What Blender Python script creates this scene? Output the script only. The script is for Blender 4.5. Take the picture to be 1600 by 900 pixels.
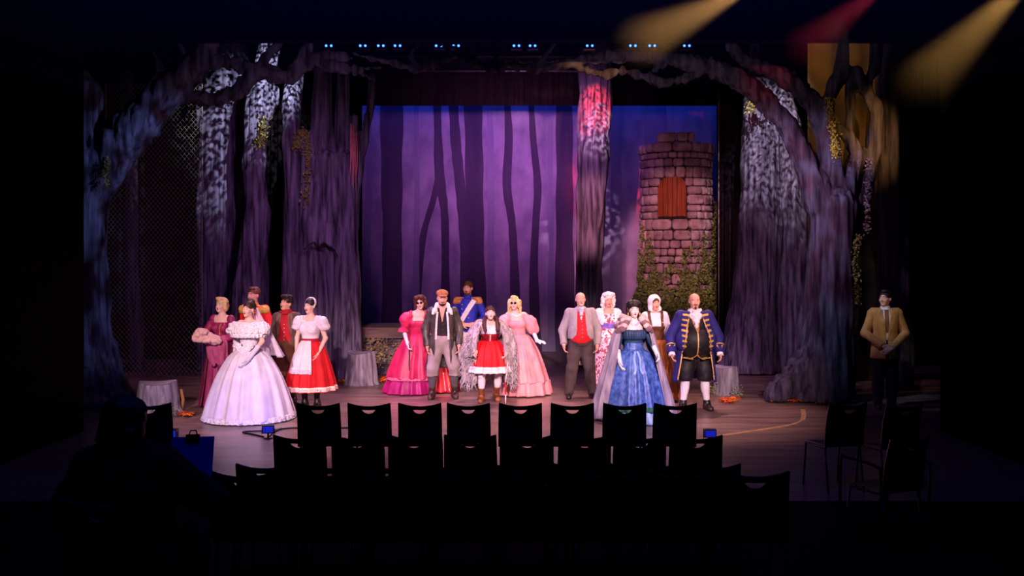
import bpy, bmesh, math, random
import numpy as np
from mathutils import Vector, Matrix, Euler
from mathutils.bvhtree import BVHTree

# ------------------------------------------------------------------ clearing
for o in list(bpy.data.objects):
    bpy.data.objects.remove(o)
scene = bpy.context.scene
COL = scene.collection
R = math.radians
rng = np.random.default_rng(7)
random.seed(7)

# ------------------------------------------------------------------ camera
F, HC, YH = 1500.0, 2.3, 400.0          # focal length in pixels (1600 wide), eye height, horizon row
cam_d = bpy.data.cameras.new('camera')
cam_d.sensor_width = 36.0
cam_d.lens = 36.0 * F / 1600.0
cam_d.shift_y = -(450.0 - YH) / 1600.0
cam_d.clip_end = 200
cam = bpy.data.objects.new('camera', cam_d)
cam.location = (0, 0, HC)
cam.rotation_euler = (R(90), 0, 0)
COL.objects.link(cam)
scene.camera = cam

def P(px, py, d):
    return Vector(((px - 800.0) / F * d, d, HC - (py - YH) * d / F))

# ------------------------------------------------------------------ world, exposure
w = bpy.data.worlds.new('dark_theatre')
scene.world = w
w.use_nodes = True
w.node_tree.nodes['Background'].inputs[0].default_value = (0.02, 0.02, 0.06, 1)
w.node_tree.nodes['Background'].inputs[1].default_value = 0.02
vs = scene.view_settings
vs.view_transform = 'Standard'
vs.look = 'None'
vs.gamma = 1.0
vs.exposure = 0.2
vs.use_curve_mapping = False

# ------------------------------------------------------------------ theatre lighting
def aim(o, tgt):
    v = Vector(tgt) - o.location
    o.rotation_euler = v.to_track_quat('-Z', 'Y').to_euler()

def spot(name, loc, tgt, energy, col, angle, blend=0.5, size=0.12, gobo=None):
    l = bpy.data.lights.new(name, 'SPOT')
    l.energy, l.color, l.spot_size, l.spot_blend, l.shadow_soft_size = energy, col, R(angle), blend, size
    o = bpy.data.objects.new(name, l)
    o.location = loc
    COL.objects.link(o)
    aim(o, tgt)
    if gobo:                                    # a patterned gobo slide in the lantern
        sc, lo, hi = gobo
        l.use_nodes = True
        nt = l.node_tree
        em = next(n for n in nt.nodes if n.type == 'EMISSION')
        tc = nt.nodes.new('ShaderNodeTexCoord')
        mp = nt.nodes.new('ShaderNodeMapping')
        mp.inputs['Scale'].default_value = sc
        nz = nt.nodes.new('ShaderNodeTexNoise')
        nz.inputs['Scale'].default_value = 1.0
        nz.inputs['Detail'].default_value = 1.0
        rp = nt.nodes.new('ShaderNodeMapRange')
        rp.inputs[1].default_value, rp.inputs[2].default_value = lo, hi
        nt.links.new(tc.outputs['Normal'], mp.inputs['Vector'])
        nt.links.new(mp.outputs[0], nz.inputs['Vector'])
        nt.links.new(nz.outputs[0], rp.inputs[0])
        nt.links.new(rp.outputs[0], em.inputs['Strength'])
    return o

def area(name, loc, tgt, energy, col, sx, sy, spread=180):
    l = bpy.data.lights.new(name, 'AREA')
    l.shape = 'RECTANGLE'
    l.energy, l.color, l.size, l.size_y = energy, col, sx, sy
    l.spread = R(spread)
    o = bpy.data.objects.new(name, l)
    o.location = loc
    COL.objects.link(o)
    aim(o, tgt)
    return o

# front-of-house lanterns: a warm pink wash on the players
for wx, tx, ty, en in ((-4.2, -4.0, 14.2, 7200), (-2.4, -2.4, 14.8, 4600), (-0.8, -0.9, 15.7, 8000), (1.0, 0.7, 15.7, 7600), (2.4, 1.9, 15.0, 5800), (3.6, 3.0, 14.3, 5800)):
    spot('front_wash', (wx, 1.0, 5.7), (tx, ty, 0.55), en, (1, .63, .68), 16, .8)
# lavender back light skimming the floor towards the house
spot('back_light', (-3.2, 17.2, 7.6), (-2.6, 14.2, 0.0), 2600, (.95, .50, .78), 44, 1)
spot('back_light', (0.4, 18.0, 7.6), (0.2, 13.9, 0.0), 3200, (1, .55, .62), 48, 1)
spot('back_light', (3.4, 17.2, 7.6), (2.4, 14.3, 0.0), 2300, (1, .52, .50), 36, 1)
# cross light from the wings
spot('side_wash', (-5.3, 13.0, 5.0), (0.5, 15.6, 0.6), 1500, (.80, .35, 1), 44, 1)
spot('side_wash', (5.3, 13.0, 5.0), (-0.5, 15.6, 0.6), 1200, (1, .45, .40), 44, 1)
# purple wash on the set
spot('set_wash', (-2.6, 12.9, 4.2), (-4.6, 18.0, 2.3), 560, (.62, .24, .70), 70, .8)
spot('set_wash', (3.2, 12.9, 4.2), (5.0, 18.0, 2.2), 420, (.78, .32, .56), 70, .8)
spot('arch_wash', (-2.6, 12.8, 4.75), (-3.6, 15.2, 5.3), 75, (.60, .34, .62), 120, .8)
spot('arch_wash', (2.0, 12.8, 4.75), (2.6, 15.2, 5.3), 75, (.66, .46, .56), 120, .8)
spot('tower_wash', (1.6, 13.6, 5.0), P(1057, 380, 21), 1500, (1, .45, .52), 24, .6)
spot('trunk_wash', (0.2, 13.5, 4.9), P(925, 340, 20), 3200, (1, .36, .46), 17, .8)
# cloth lighting: blue from above, purple over the middle
area('cloth_blue', (0.2, 21.9, 6.9), (0.2, 23.0, 5.0), 75, (.02, .10, 1), 9.5, .2)
area('cloth_purple', (0.0, 17.0, 5.45), (0.0, 23.0, 4.3), 78, (.70, .24, .66), 3.2, .4, 60)
# gobo lanterns on the tree tops and the portal trees
spot('gobo_left', (-3.6, 15.9, 6.7), P(385, 190, 19), 1900, (.74, .80, 1), 44, .7, .01, ((50, 50, 18), .42, .60))
spot('gobo_red', (1.1, 16.8, 6.6), P(926, 180, 20), 4600, (1, .05, .05), 19, .8, .01, ((44, 44, 20), .36, .54))
spot('gobo_rose', (1.9, 16.8, 6.6), P(934, 215, 20), 2000, (1, .72, .80), 19, .8, .01, ((44, 44, 18), .47, .58))
spot('gobo_right', (4.2, 16.2, 6.9), P(1210, 240, 19), 2000, (.90, .80, .94), 40, .9, .01, ((64, 64, 6), .36, .66))
spot('portal_left', (-1.8, 12.8, 5.0), P(120, 350, 15.1), 1100, (.28, .40, 1), 46, .6, .02, ((15, 15, 8), .36, .68))
spot('portal_right', (2.2, 12.8, 5.0), P(1310, 360, 15.3), 620, (.40, .52, .85), 52, .7, .02, ((14, 14, 8), .36, .62))
# amber and crimson beams cutting through the haze
spot('amber', (4.45, 8.0, 4.75), P(1338, 235, 17), 3400, (1, .50, .12), 12, 1, .03)
spot('amber_back', (5.0, 15.9, 7.2), P(1315, 120, 17.6), 190, (1, .55, .16), 50, .7, .03)
spot('amber', (2.1, 8.2, 4.62), P(850, 140, 21), 3400, (1, .48, .14), 11, 1, .03)
spot('crimson', (3.3, 8.2, 4.7), P(1160, 150, 18), 1000, (1, .06, .10), 9, 1, .03)
spot('tan_man_fill', (3.0, 9.0, 4.6), P(1383, 490, 14.5), 420, (1, .70, .42), 9, .7)  # added spot to brighten the man in the tan jacket
# dim blue working light over the seats
area('house_blue', (0, 5.4, 7.5), (0, 7.5, 0.0), 70, (.03, .06, 1), 6, 2)

# ------------------------------------------------------------------ helpers: materials
def lin(h):
    if isinstance(h, str):
        c = [int(h[i:i + 2], 16) / 255 for i in (0, 2, 4)]
        return tuple((x / 12.92 if x <= .04045 else ((x + .055) / 1.055) ** 2.4) for x in c) + (1,)
    return tuple(h) + (1,)

MATS = {}
def mat(name, c1, c2=None, rough=.7, scale=(8, 8, 8), kind='noise', lo=.35, hi=.65, bump=0, metal=0,
        emit=None, detail=3, spec=.3, sheen=0, bscale=None, trans=0):
    if name in MATS:
        return MATS[name]
    m = bpy.data.materials.new(name)
    MATS[name] = m
    m.use_nodes = True
    nt = m.node_tree
    b = nt.nodes['Principled BSDF']
    b.inputs['Base Color'].default_value = lin(c1)
    b.inputs['Roughness'].default_value = rough
    b.inputs['Metallic'].default_value = metal
    b.inputs['Specular IOR Level'].default_value = spec
    if sheen:
        b.inputs['Sheen Weight'].default_value = sheen
    if trans:
        b.inputs['Alpha'].default_value = 1 - trans
    if emit:
        b.inputs['Emission Color'].default_value = lin(emit[0])
        b.inputs['Emission Strength'].default_value = emit[1]
    if c2 is not None or bump:
        tc = nt.nodes.new('ShaderNodeTexCoord')
        mp = nt.nodes.new('ShaderNodeMapping')
        mp.inputs['Scale'].default_value = scale
        nt.links.new(tc.outputs['Object'], mp.inputs['Vector'])
        if kind == 'voronoi':
            t = nt.nodes.new('ShaderNodeTexVoronoi')
            out = t.outputs['Distance']
        elif kind == 'wave':
            t = nt.nodes.new('ShaderNodeTexWave')
            t.inputs['Distortion'].default_value = .6
            out = t.outputs['Fac']
        else:
            t = nt.nodes.new('ShaderNodeTexNoise')
            t.inputs['Detail'].default_value = detail
            out = t.outputs[0]
        t.inputs['Scale'].default_value = 1
        nt.links.new(mp.outputs[0], t.inputs['Vector'])
        if c2 is not None:
            rp = nt.nodes.new('ShaderNodeValToRGB')
            rp.color_ramp.elements[0].position, rp.color_ramp.elements[1].position = lo, hi
            rp.color_ramp.elements[0].color, rp.color_ramp.elements[1].color = lin(c1), lin(c2)
            nt.links.new(out, rp.inputs[0])
            nt.links.new(rp.outputs[0], b.inputs['Base Color'])
        if bump:
            bp = nt.nodes.new('ShaderNodeBump')
            bp.inputs['Strength'].default_value = bump
            bp.inputs['Distance'].default_value = .02
            src = out
            if bscale:
                mp2 = nt.nodes.new('ShaderNodeMapping')
                mp2.inputs['Scale'].default_value = bscale
                nt.links.new(tc.outputs['Object'], mp2.inputs['Vector'])
                t2 = nt.nodes.new('ShaderNodeTexNoise')
                t2.inputs['Scale'].default_value = 1
                t2.inputs['Detail'].default_value = 3
                nt.links.new(mp2.outputs[0], t2.inputs['Vector'])
                src = t2.outputs[0]
            nt.links.new(src, bp.inputs['Height'])
            nt.links.new(bp.outputs[0], b.inputs['Normal'])
    return m

def cloth(c, c2=None, rough=.8, sc=14, bump=.15, **k):
    key = 'cloth_%s_%s_%g' % (c, c2, rough)
    return mat(key, c, c2 or c, rough, (sc, sc, sc * .6), bump=bump, **k)

# ------------------------------------------------------------------ helpers: objects
def link(name, me, parent=None, m=None):
    o = bpy.data.objects.new(name, me)
    COL.objects.link(o)
    if parent is not None:
        o.parent = parent
    if m is not None:
        for mm in (m if isinstance(m, (list, tuple)) else [m]):
            me.materials.append(mm)
    return o

def meshobj(name, v, f, m, parent=None, smooth=True, idx=None):
    me = bpy.data.meshes.new(name)
    me.from_pydata(np.asarray(v).tolist(), [], np.asarray(f).tolist() if isinstance(f, np.ndarray) else f)
    if idx is not None:
        me.polygons.foreach_set('material_index', np.asarray(idx, dtype=np.int32))
    me.polygons.foreach_set('use_smooth', np.full(len(me.polygons), smooth))
    me.update()
    return link(name, me, parent, m)

def tag(o, label, cat, group=None, kind=None):
    o['label'], o['category'] = label, cat
    if group:
        o['group'] = group
    if kind:
        o['kind'] = kind
    return o

def struct(o, label=None):
    o['kind'] = 'structure'
    if label:
        o['label'] = label
    return o

def empty(name, loc=(0, 0, 0), rz=0):
    o = bpy.data.objects.new(name, None)
    o.empty_display_size = .1
    o.location = loc
    o.rotation_euler = (0, 0, rz)
    COL.objects.link(o)
    return o

def copy_tree(o, parent=None):
    c = o.copy()
    COL.objects.link(c)
    if parent is not None:
        c.parent = parent
    for ch in o.children:
        copy_tree(ch, c)
    return c

class MB:
    """collects boxes and tubes for one mesh"""
    def __init__(s):
        s.v, s.f = [], []
    def add(s, v, f):
        n = len(s.v)
        s.v += [tuple(x) for x in v]
        s.f += [[i + n for i in q] for q in f]
        return s
    def box(s, lo, hi, M=None):
        (a, b, c), (d, e, g) = lo, hi
        v = [Vector(p) for p in ((a, b, c), (d, b, c), (d, e, c), (a, e, c), (a, b, g), (d, b, g), (d, e, g), (a, e, g))]
        if M is not None:
            v = [M @ p for p in v]
        return s.add(v, [[0, 3, 2, 1], [4, 5, 6, 7], [0, 1, 5, 4], [1, 2, 6, 5], [2, 3, 7, 6], [3, 0, 4, 7]])
    def tube(s, pts, r, n=8, cap=True):
        pts = [Vector(p) for p in pts]
        rr = r if isinstance(r, (list, tuple, np.ndarray)) else [r] * len(pts)
        v, f = [], []
        ref = None
        for i, p in enumerate(pts):
            t = (pts[min(i + 1, len(pts) - 1)] - pts[max(i - 1, 0)]).normalized()
            if ref is None:
                ref = t.orthogonal().normalized()
            ref = (ref - t * ref.dot(t)).normalized()
            b = t.cross(ref)
            for k in range(n):
                a = 2 * math.pi * k / n
                v.append(p + (ref * math.cos(a) + b * math.sin(a)) * rr[i])
        for i in range(len(pts) - 1):
            for k in range(n):
                k2 = (k + 1) % n
                f.append([i * n + k, i * n + k2, (i + 1) * n + k2, (i + 1) * n + k])
        if cap:
            f.append(list(range(n))[::-1])
            f.append([(len(pts) - 1) * n + k for k in range(n)])
        return s.add(v, f)
    def ball(s, c, r, nu=10, nv=7, M=None):
        r = (r, r, r) if not hasattr(r, '__len__') else r
        v, f = [], []
        for j in range(1, nv):
            t = math.pi * j / nv
            for i in range(nu):
                a = 2 * math.pi * i / nu
                v.append(Vector((r[0] * math.sin(t) * math.cos(a), r[1] * math.sin(t) * math.sin(a), r[2] * math.cos(t))))
        top, bot = len(v), len(v) + 1
        v += [Vector((0, 0, r[2])), Vector((0, 0, -r[2]))]
        for j in range(nv - 2):
            for i in range(nu):
                i2 = (i + 1) % nu
                f.append([j * nu + i, (j + 1) * nu + i, (j + 1) * nu + i2, j * nu + i2])
        for i in range(nu):
            i2 = (i + 1) % nu
            f.append([top, i, i2])
            f.append([bot, (nv - 2) * nu + i2, (nv - 2) * nu + i])
        c = Vector(c)
        v = [p + c for p in v]
        if M is not None:
            v = [M @ p for p in v]
        return s.add(v, f)
    def build(s, name, m, parent=None, smooth=False):
        return meshobj(name, s.v, s.f, m, parent, smooth)

# ------------------------------------------------------------------ helpers: noise and sculpted (distance field) meshes
_lat = rng.random((32, 32, 32)).astype(np.float32)
def vnoise(p):
    p = np.asarray(p, dtype=np.float64)
    i = np.floor(p).astype(int)
    t = p - i
    t = t * t * (3 - 2 * t)
    out = 0
    for dx in (0, 1):
        for dy in (0, 1):
            for dz in (0, 1):
                wgt = (t[:, 0] if dx else 1 - t[:, 0]) * (t[:, 1] if dy else 1 - t[:, 1]) * (t[:, 2] if dz else 1 - t[:, 2])
                out = out + wgt * _lat[(i[:, 0] + dx) % 32, (i[:, 1] + dy) % 32, (i[:, 2] + dz) % 32]
    return out

def cap(tg, a, b, ra, rb=None, k=.02, sy=1.0, op='add'):
    return dict(t='c', tag=tg, a=np.array(a, float), b=np.array(b, float), ra=ra, rb=ra if rb is None else rb, k=k, sy=sy, op=op)

def ell(tg, c, r, k=.02, M=None, op='add'):
    r = (r, r, r) if not hasattr(r, '__len__') else r
    c = np.array(c, float)
    Rm = np.eye(3)
    if M is not None:
        c = np.array(M @ Vector(c))
        Rm = np.array(M.to_3x3().normalized())
        s = M.to_scale()[0]
        r = tuple(x * s for x in r)
    return dict(t='e', tag=tg, c=c, r=np.array(r, float), Rm=Rm, k=k, op=op)

def hcap(tg, M, a, b, ra, rb=None, k=.01, op='add'):
    s = M.to_scale()[0]
    return cap(tg, M @ Vector(a), M @ Vector(b), ra * s, (ra if rb is None else rb) * s, k, 1.0, op)

_CORN = np.array([(i, j, k) for i in (0, 1) for j in (0, 1) for k in (0, 1)])
_EDG = [(a, b) for a in range(8) for b in range(a + 1, 8) if np.abs(_CORN[a] - _CORN[b]).sum() == 1]

def sdf(prims, h, inflate=0.0, keep=None, floor=None):
    los, his = [], []
    for p in prims:
        if p['op'] != 'add':
            continue
        if p['t'] == 'c':
            rr = max(p['ra'], p['rb']) * max(1, p['sy'])
            los.append(np.minimum(p['a'], p['b']) - rr)
            his.append(np.maximum(p['a'], p['b']) + rr)
        else:
            rr = p['r'].max()
            los.append(p['c'] - rr)
            his.append(p['c'] + rr)
    mg = inflate + 3 * h + .015
    lo, hi = np.min(los, 0) - mg, np.max(his, 0) + mg
    n = np.ceil((hi - lo) / h).astype(int) + 1
    f = np.full(n, 9.0, np.float32)
    ax = [lo[i] + h * np.arange(n[i]) for i in range(3)]
    for p in prims:
        k = p['k']
        m = inflate + k + 2.5 * h
        if p['t'] == 'c':
            rr = max(p['ra'], p['rb']) * max(1, p['sy'])
            pl, ph = np.minimum(p['a'], p['b']) - rr - m, np.maximum(p['a'], p['b']) + rr + m
        else:
            pl, ph = p['c'] - p['r'].max() - m, p['c'] + p['r'].max() + m
        i0 = np.clip(np.floor((pl - lo) / h).astype(int), 0, n)
        i1 = np.clip(np.ceil((ph - lo) / h).astype(int) + 1, 0, n)
        if (i1 <= i0).any():
            continue
        sl = tuple(slice(a, b) for a, b in zip(i0, i1))
        X = ax[0][sl[0]][:, None, None]
        Y = ax[1][sl[1]][None, :, None]
        Z = ax[2][sl[2]][None, None, :]
        if p['t'] == 'c':
            a, ba = p['a'], p['b'] - p['a']
            L = max(ba @ ba, 1e-9)
            x, y, z = X - a[0], Y - a[1], Z - a[2]
            t = np.clip((x * ba[0] + y * ba[1] + z * ba[2]) / L, 0, 1)
            qx, qy, qz = x - t * ba[0], (y - t * ba[1]) / p['sy'], z - t * ba[2]
            d = np.sqrt(qx * qx + qy * qy + qz * qz) - (p['ra'] + (p['rb'] - p['ra']) * t)
        else:
            c, Rm, r = p['c'], p['Rm'], p['r']
            x, y, z = X - c[0], Y - c[1], Z - c[2]
            q = [(x * Rm[0, j] + y * Rm[1, j] + z * Rm[2, j]) for j in range(3)]
            k0 = np.sqrt(sum((q[j] / r[j]) ** 2 for j in range(3)))
            k1 = np.sqrt(sum((q[j] / r[j] ** 2) ** 2 for j in range(3))) + 1e-9
            d = k0 * (k0 - 1) / k1
        g = f[sl]
        if p['op'] == 'add':
            d = d - inflate
            hh = np.maximum(k - np.abs(g - d), 0) / max(k, 1e-6)
            f[sl] = np.minimum(g, d) - hh * hh * k * .25
        else:
            d = -d
            hh = np.maximum(k - np.abs(g - d), 0) / max(k, 1e-6)
            f[sl] = np.maximum(g, d) + hh * hh * k * .25
    if keep is not None:
        f = np.maximum(f, keep(ax[0][:, None, None], ax[1][None, :, None], ax[2][None, None, :])).astype(np.float32)
    if floor is not None:
        f = np.maximum(f, (floor - ax[2])[None, None, :]).astype(np.float32)
    for a in range(3):                              # closed at the border
        s0 = [slice(None)] * 3
        for e in (0, -1):
            s0[a] = e
            f[tuple(s0)] = np.maximum(f[tuple(s0)], .01)
    f[np.abs(f) < 1e-7] = 1e-7
    ins = f < 0
    cnt = np.zeros(np.array(n) - 1, np.int8)
    for c in _CORN:
        cnt += ins[c[0]:n[0] - 1 + c[0], c[1]:n[1] - 1 + c[1], c[2]:n[2] - 1 + c[2]]
    act = (cnt > 0) & (cnt < 8)
    cells = np.argwhere(act)
    ids = np.full(act.shape, -1, np.int64)
    ids[act] = np.arange(len(cells))
    V = np.stack([f[cells[:, 0] + c[0], cells[:, 1] + c[1], cells[:, 2] + c[2]] for c in _CORN], 1)
    pos = np.zeros((len(cells), 3))
    num = np.zeros(len(cells))
    for a, b in _EDG:
        cr = (V[:, a] < 0) != (V[:, b] < 0)
        t = np.where(cr, V[:, a] / np.where(cr, V[:, a] - V[:, b], 1), 0)
        pos += np.where(cr[:, None], _CORN[a] + t[:, None] * (_CORN[b] - _CORN[a]), 0)
        num += cr
    pos = (pos / num[:, None] + cells) * h + lo
    faces = []
    for a in range(3):
        u, v = (a + 1) % 3, (a + 2) % 3
        s0, s1 = [slice(None)] * 3, [slice(None)] * 3
        s0[a], s1[a] = slice(0, n[a] - 1), slice(1, n[a])
        A, B = ins[tuple(s0)], ins[tuple(s1)]
        e = np.argwhere(A != B)
        e = e[(e[:, u] > 0) & (e[:, v] > 0) & (e[:, u] < n[u] - 1) & (e[:, v] < n[v] - 1)]
        sgn = A[e[:, 0], e[:, 1], e[:, 2]]
        q = []
        for du, dv in ((1, 1), (0, 1), (0, 0), (1, 0)):
            c = e.copy()
            c[:, u] -= du
            c[:, v] -= dv
            q.append(ids[c[:, 0], c[:, 1], c[:, 2]])
        q = np.stack(q, 1)
        q[~sgn] = q[~sgn][:, ::-1]
        faces.append(q)
    fc = np.concatenate(faces)
    return pos, fc[(fc >= 0).all(1)]

def vnormals(v, f):
    n = np.zeros_like(v)
    fn = np.cross(v[f[:, 2]] - v[f[:, 0]], v[f[:, 3]] - v[f[:, 1]])
    for k in range(4):
        np.add.at(n, f[:, k], fn)
    return n / (np.linalg.norm(n, axis=1)[:, None] + 1e-12)

def crom(pts, m):
    """Catmull-Rom through rows of numbers"""
    p = np.asarray(pts, float)
    n = len(p)
    t = np.linspace(0, n - 1, m)
    i = np.minimum(t.astype(int), n - 2)
    u = (t - i)[:, None]
    p0, p1, p2, p3 = p[np.maximum(i - 1, 0)], p[i], p[i + 1], p[np.minimum(i + 2, n - 1)]
    return .5 * (2 * p1 + (p2 - p0) * u + (2 * p0 - 5 * p1 + 4 * p2 - p3) * u ** 2 + (3 * p1 - p0 - 3 * p2 + p3) * u ** 3)

def loft(sec, n=72, m=24, folds=0, amp=(0, 0), ph=0.0, a0=0, a1=360, thick=.008, irr=.35, hem=0, wob=0):
    """cloth shell round an axis; sec rows are (z, rx, ry, cx, cy); angle 0 faces the audience (-Y)"""
    S = crom(sec, m)
    full = abs(a1 - a0) >= 359.9
    th = np.linspace(R(a0), R(a1), n + (0 if full else 1), endpoint=not full)
    V = []
    for j in range(m):
        t = j / (m - 1)
        z, rx, ry, cx, cy = S[j]
        A = 1.3 * (amp[0] + (amp[1] - amp[0]) * t)
        arg = folds * th + ph + irr * 4 * np.sin(3 * th + ph) + .5 * np.sin(5 * th + 2 * ph) * irr * 3
        fo = .8 * np.cos(arg) + .32 * np.cos(2 * arg + 1.1) if folds else 0 * th
        rad = 1 + A * fo + wob * np.sin(7 * t + 3 * th + ph)
        V.append(np.stack([cx + rx * rad * np.sin(th), cy - ry * rad * np.cos(th), z + (hem * t ** 6) * np.cos(folds * th * 1.0 + ph)], 1))
    V = np.array(V)
    nn = V.shape[1]
    c = np.stack([S[:, 3], S[:, 4]], 1)[:, None, :]
    I = V.copy()
    dv = V[:, :, :2] - c
    ln = np.linalg.norm(dv, axis=2, keepdims=True) + 1e-9
    I[:, :, :2] = c + dv * np.maximum(1 - thick / ln, .2)
    vv = np.concatenate([V.reshape(-1, 3), I.reshape(-1, 3)])
    off = m * nn
    f = []
    rg = range(nn) if full else range(nn - 1)
    for j in range(m - 1):
        for i in rg:
            i2 = (i + 1) % nn
            a, b, cc, d = j * nn + i, j * nn + i2, (j + 1) * nn + i2, (j + 1) * nn + i
            f.append([a, d, cc, b])
            f.append([a + off, b + off, cc + off, d + off])
    for i in rg:
        i2 = (i + 1) % nn
        f.append([i, i2, i2 + off, i + off])
        q = (m - 1) * nn
        f.append([q + i, q + i + off, q + i2 + off, q + i2])
    if not full:
        for j in range(m - 1):
            f.append([j * nn, j * nn + off, (j + 1) * nn + off, (j + 1) * nn])
            e = nn - 1
            f.append([j * nn + e, (j + 1) * nn + e, (j + 1) * nn + e + off, j * nn + e + off])
    return vv, f

# ================================================================== THE SETTING
M_BLACK = mat('black_paint', '050506', '070709', .9, (3, 3, 3), spec=.05)
M_DRAPE = mat('black_velour', '120e11', '1e171b', .95, (20, 20, 1), spec=.02, bump=.3)
M_FLOOR = mat('stage_floor', '4e3d3a', '866a62', .36, (1.1, 7, 1), lo=.30, hi=.72, bump=.12, detail=6, spec=.45, bscale=(9, 40, 9))
M_LITEDGE = mat('lit_edge_tan', '8f7048', 'b08a58', .6, (9, 9, 9))  # tan stands in for warm light on the deck edge

def boxobj(name, lo, hi, m=None, parent=None):
    lo, hi = Vector(lo), Vector(hi)
    c = Vector(((lo.x + hi.x) / 2, (lo.y + hi.y) / 2, lo.z))
    o = MB().box(lo - c, hi - c).build(name, m, parent)
    o.location = c
    return o

struct(boxobj('floor', (-11, -2, -.2), (11, 26, 0), M_FLOOR), 'dark scuffed painted stage floor')
PX = 5.62                                           # proscenium opening half width
struct(boxobj('wall_left', (-11, -2, 0), (-PX, 12.6, 9.2), M_BLACK), 'black auditorium wall left of the stage opening')
struct(boxobj('wall_right', (PX, -2, 0), (11, 12.6, 9.2), M_BLACK), 'black auditorium wall right of the stage opening')
struct(boxobj('wall_header', (-PX, 12.35, P(0, 65, 12.5).z), (PX, 12.6, 9.2), M_BLACK), 'black header above the stage opening')
struct(boxobj('wall_back', (-11, 25.6, 0), (11, 26, 9.2), M_BLACK), 'black back wall of the stage')
struct(boxobj('ceiling', (-11, -2, 9.2), (11, 26, 9.4), M_BLACK), 'black theatre ceiling')
struct(boxobj('floor_riser', (-PX + .01, 5.3, 0.0), (PX - .01, 6.25, .15), M_BLACK), 'low black seating riser')
struct(boxobj('floor_platform', (-PX + .01, 2.6, 0.0), (PX - .01, 5.3, .38), M_BLACK), 'higher black seating riser')

def drape(name, x0, x1, y, z0, z1, label, group, sw=.16, amp=.05):
    n = max(8, int((x1 - x0) / sw * 8))
    xs = np.linspace(0, x1 - x0, n)
    ys = amp * np.sin(xs / sw * 2 * math.pi) + amp * .4 * np.sin(xs / sw * 1.3)
    v, f = [], []
    for off in (0, .012):
        for z in (0, z1 - z0):
            v += [(a - (x1 - x0) / 2, b + off, z) for a, b in zip(xs, ys)]
    for i in range(n - 1):
        f += [[i, i + 1, n + i + 1, n + i], [2 * n + i + 1, 2 * n + i, 3 * n + i, 3 * n + i + 1],
              [n + i, n + i + 1, 3 * n + i + 1, 3 * n + i], [i + 1, i, 2 * n + i, 2 * n + i + 1]]
    f += [[0, n, 3 * n, 2 * n], [n - 1, 3 * n - 1, 4 * n - 1, 2 * n - 1]]
    o = meshobj(name, v, f, M_DRAPE)
    o.location = ((x0 + x1) / 2, y, z0)
    return tag(o, label, 'curtain', group)

bz = P(0, 165, 21.3).z
drape('curtain', P(545, 0, 21.3).x, P(1150, 0, 21.3).x, 21.3, bz, 9.2, 'black border curtain hanging above the painted forest cloth', 'black masking curtains', 6.0, .02)
drape('curtain', P(1120, 0, 20.6).x, P(1175, 0, 20.6).x, 20.6, 0, 9.2, 'black side curtain hanging just right of the stone tower', 'black masking curtains')
drape('curtain', P(405, 0, 20.8).x, P(566, 0, 20.8).x, 20.8, 0, 9.2, 'black side curtain behind the tree with the arched hollow', 'black masking curtains')
drape('curtain', -10, P(408, 0, 21.4).x, 21.4, 0, 9.2, 'black side curtain behind the diamond netting', 'black masking curtains')
drape('curtain', P(1172, 0, 21.4).x, 10, 21.4, 0, 9.2, 'black side curtain behind the right-hand forest trees', 'black masking curtains')
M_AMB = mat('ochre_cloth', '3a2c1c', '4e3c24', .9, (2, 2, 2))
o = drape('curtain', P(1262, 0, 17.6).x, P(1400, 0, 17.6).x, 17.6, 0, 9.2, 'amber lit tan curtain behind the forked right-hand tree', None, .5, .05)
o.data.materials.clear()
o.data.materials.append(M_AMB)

struct(boxobj('floor_shade_sheet', (-PX + .01, 6.25, 0), (PX - .01, 9.0, .004), M_BLACK), 'black sheet on the floor under the chairs, put in for shade')  # added black sheet darkens the floor where the stage light falls off
o = MB().tube([(0, 0, 0), (0, 0, 5.9)], .012, 8).build('bright_edge_rod', mat('edge_rod_pale', '6a5a58', '7a6a68', .5, (5, 5, 5)), None, True)
o.location = (P(1123, 0, 20.3).x, 20.3, 0)
tag(o, 'thin pale vertical pole added for the bright edge of the side curtain', 'rod')  # added to stand in for the bright edge line of the curtain

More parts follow.
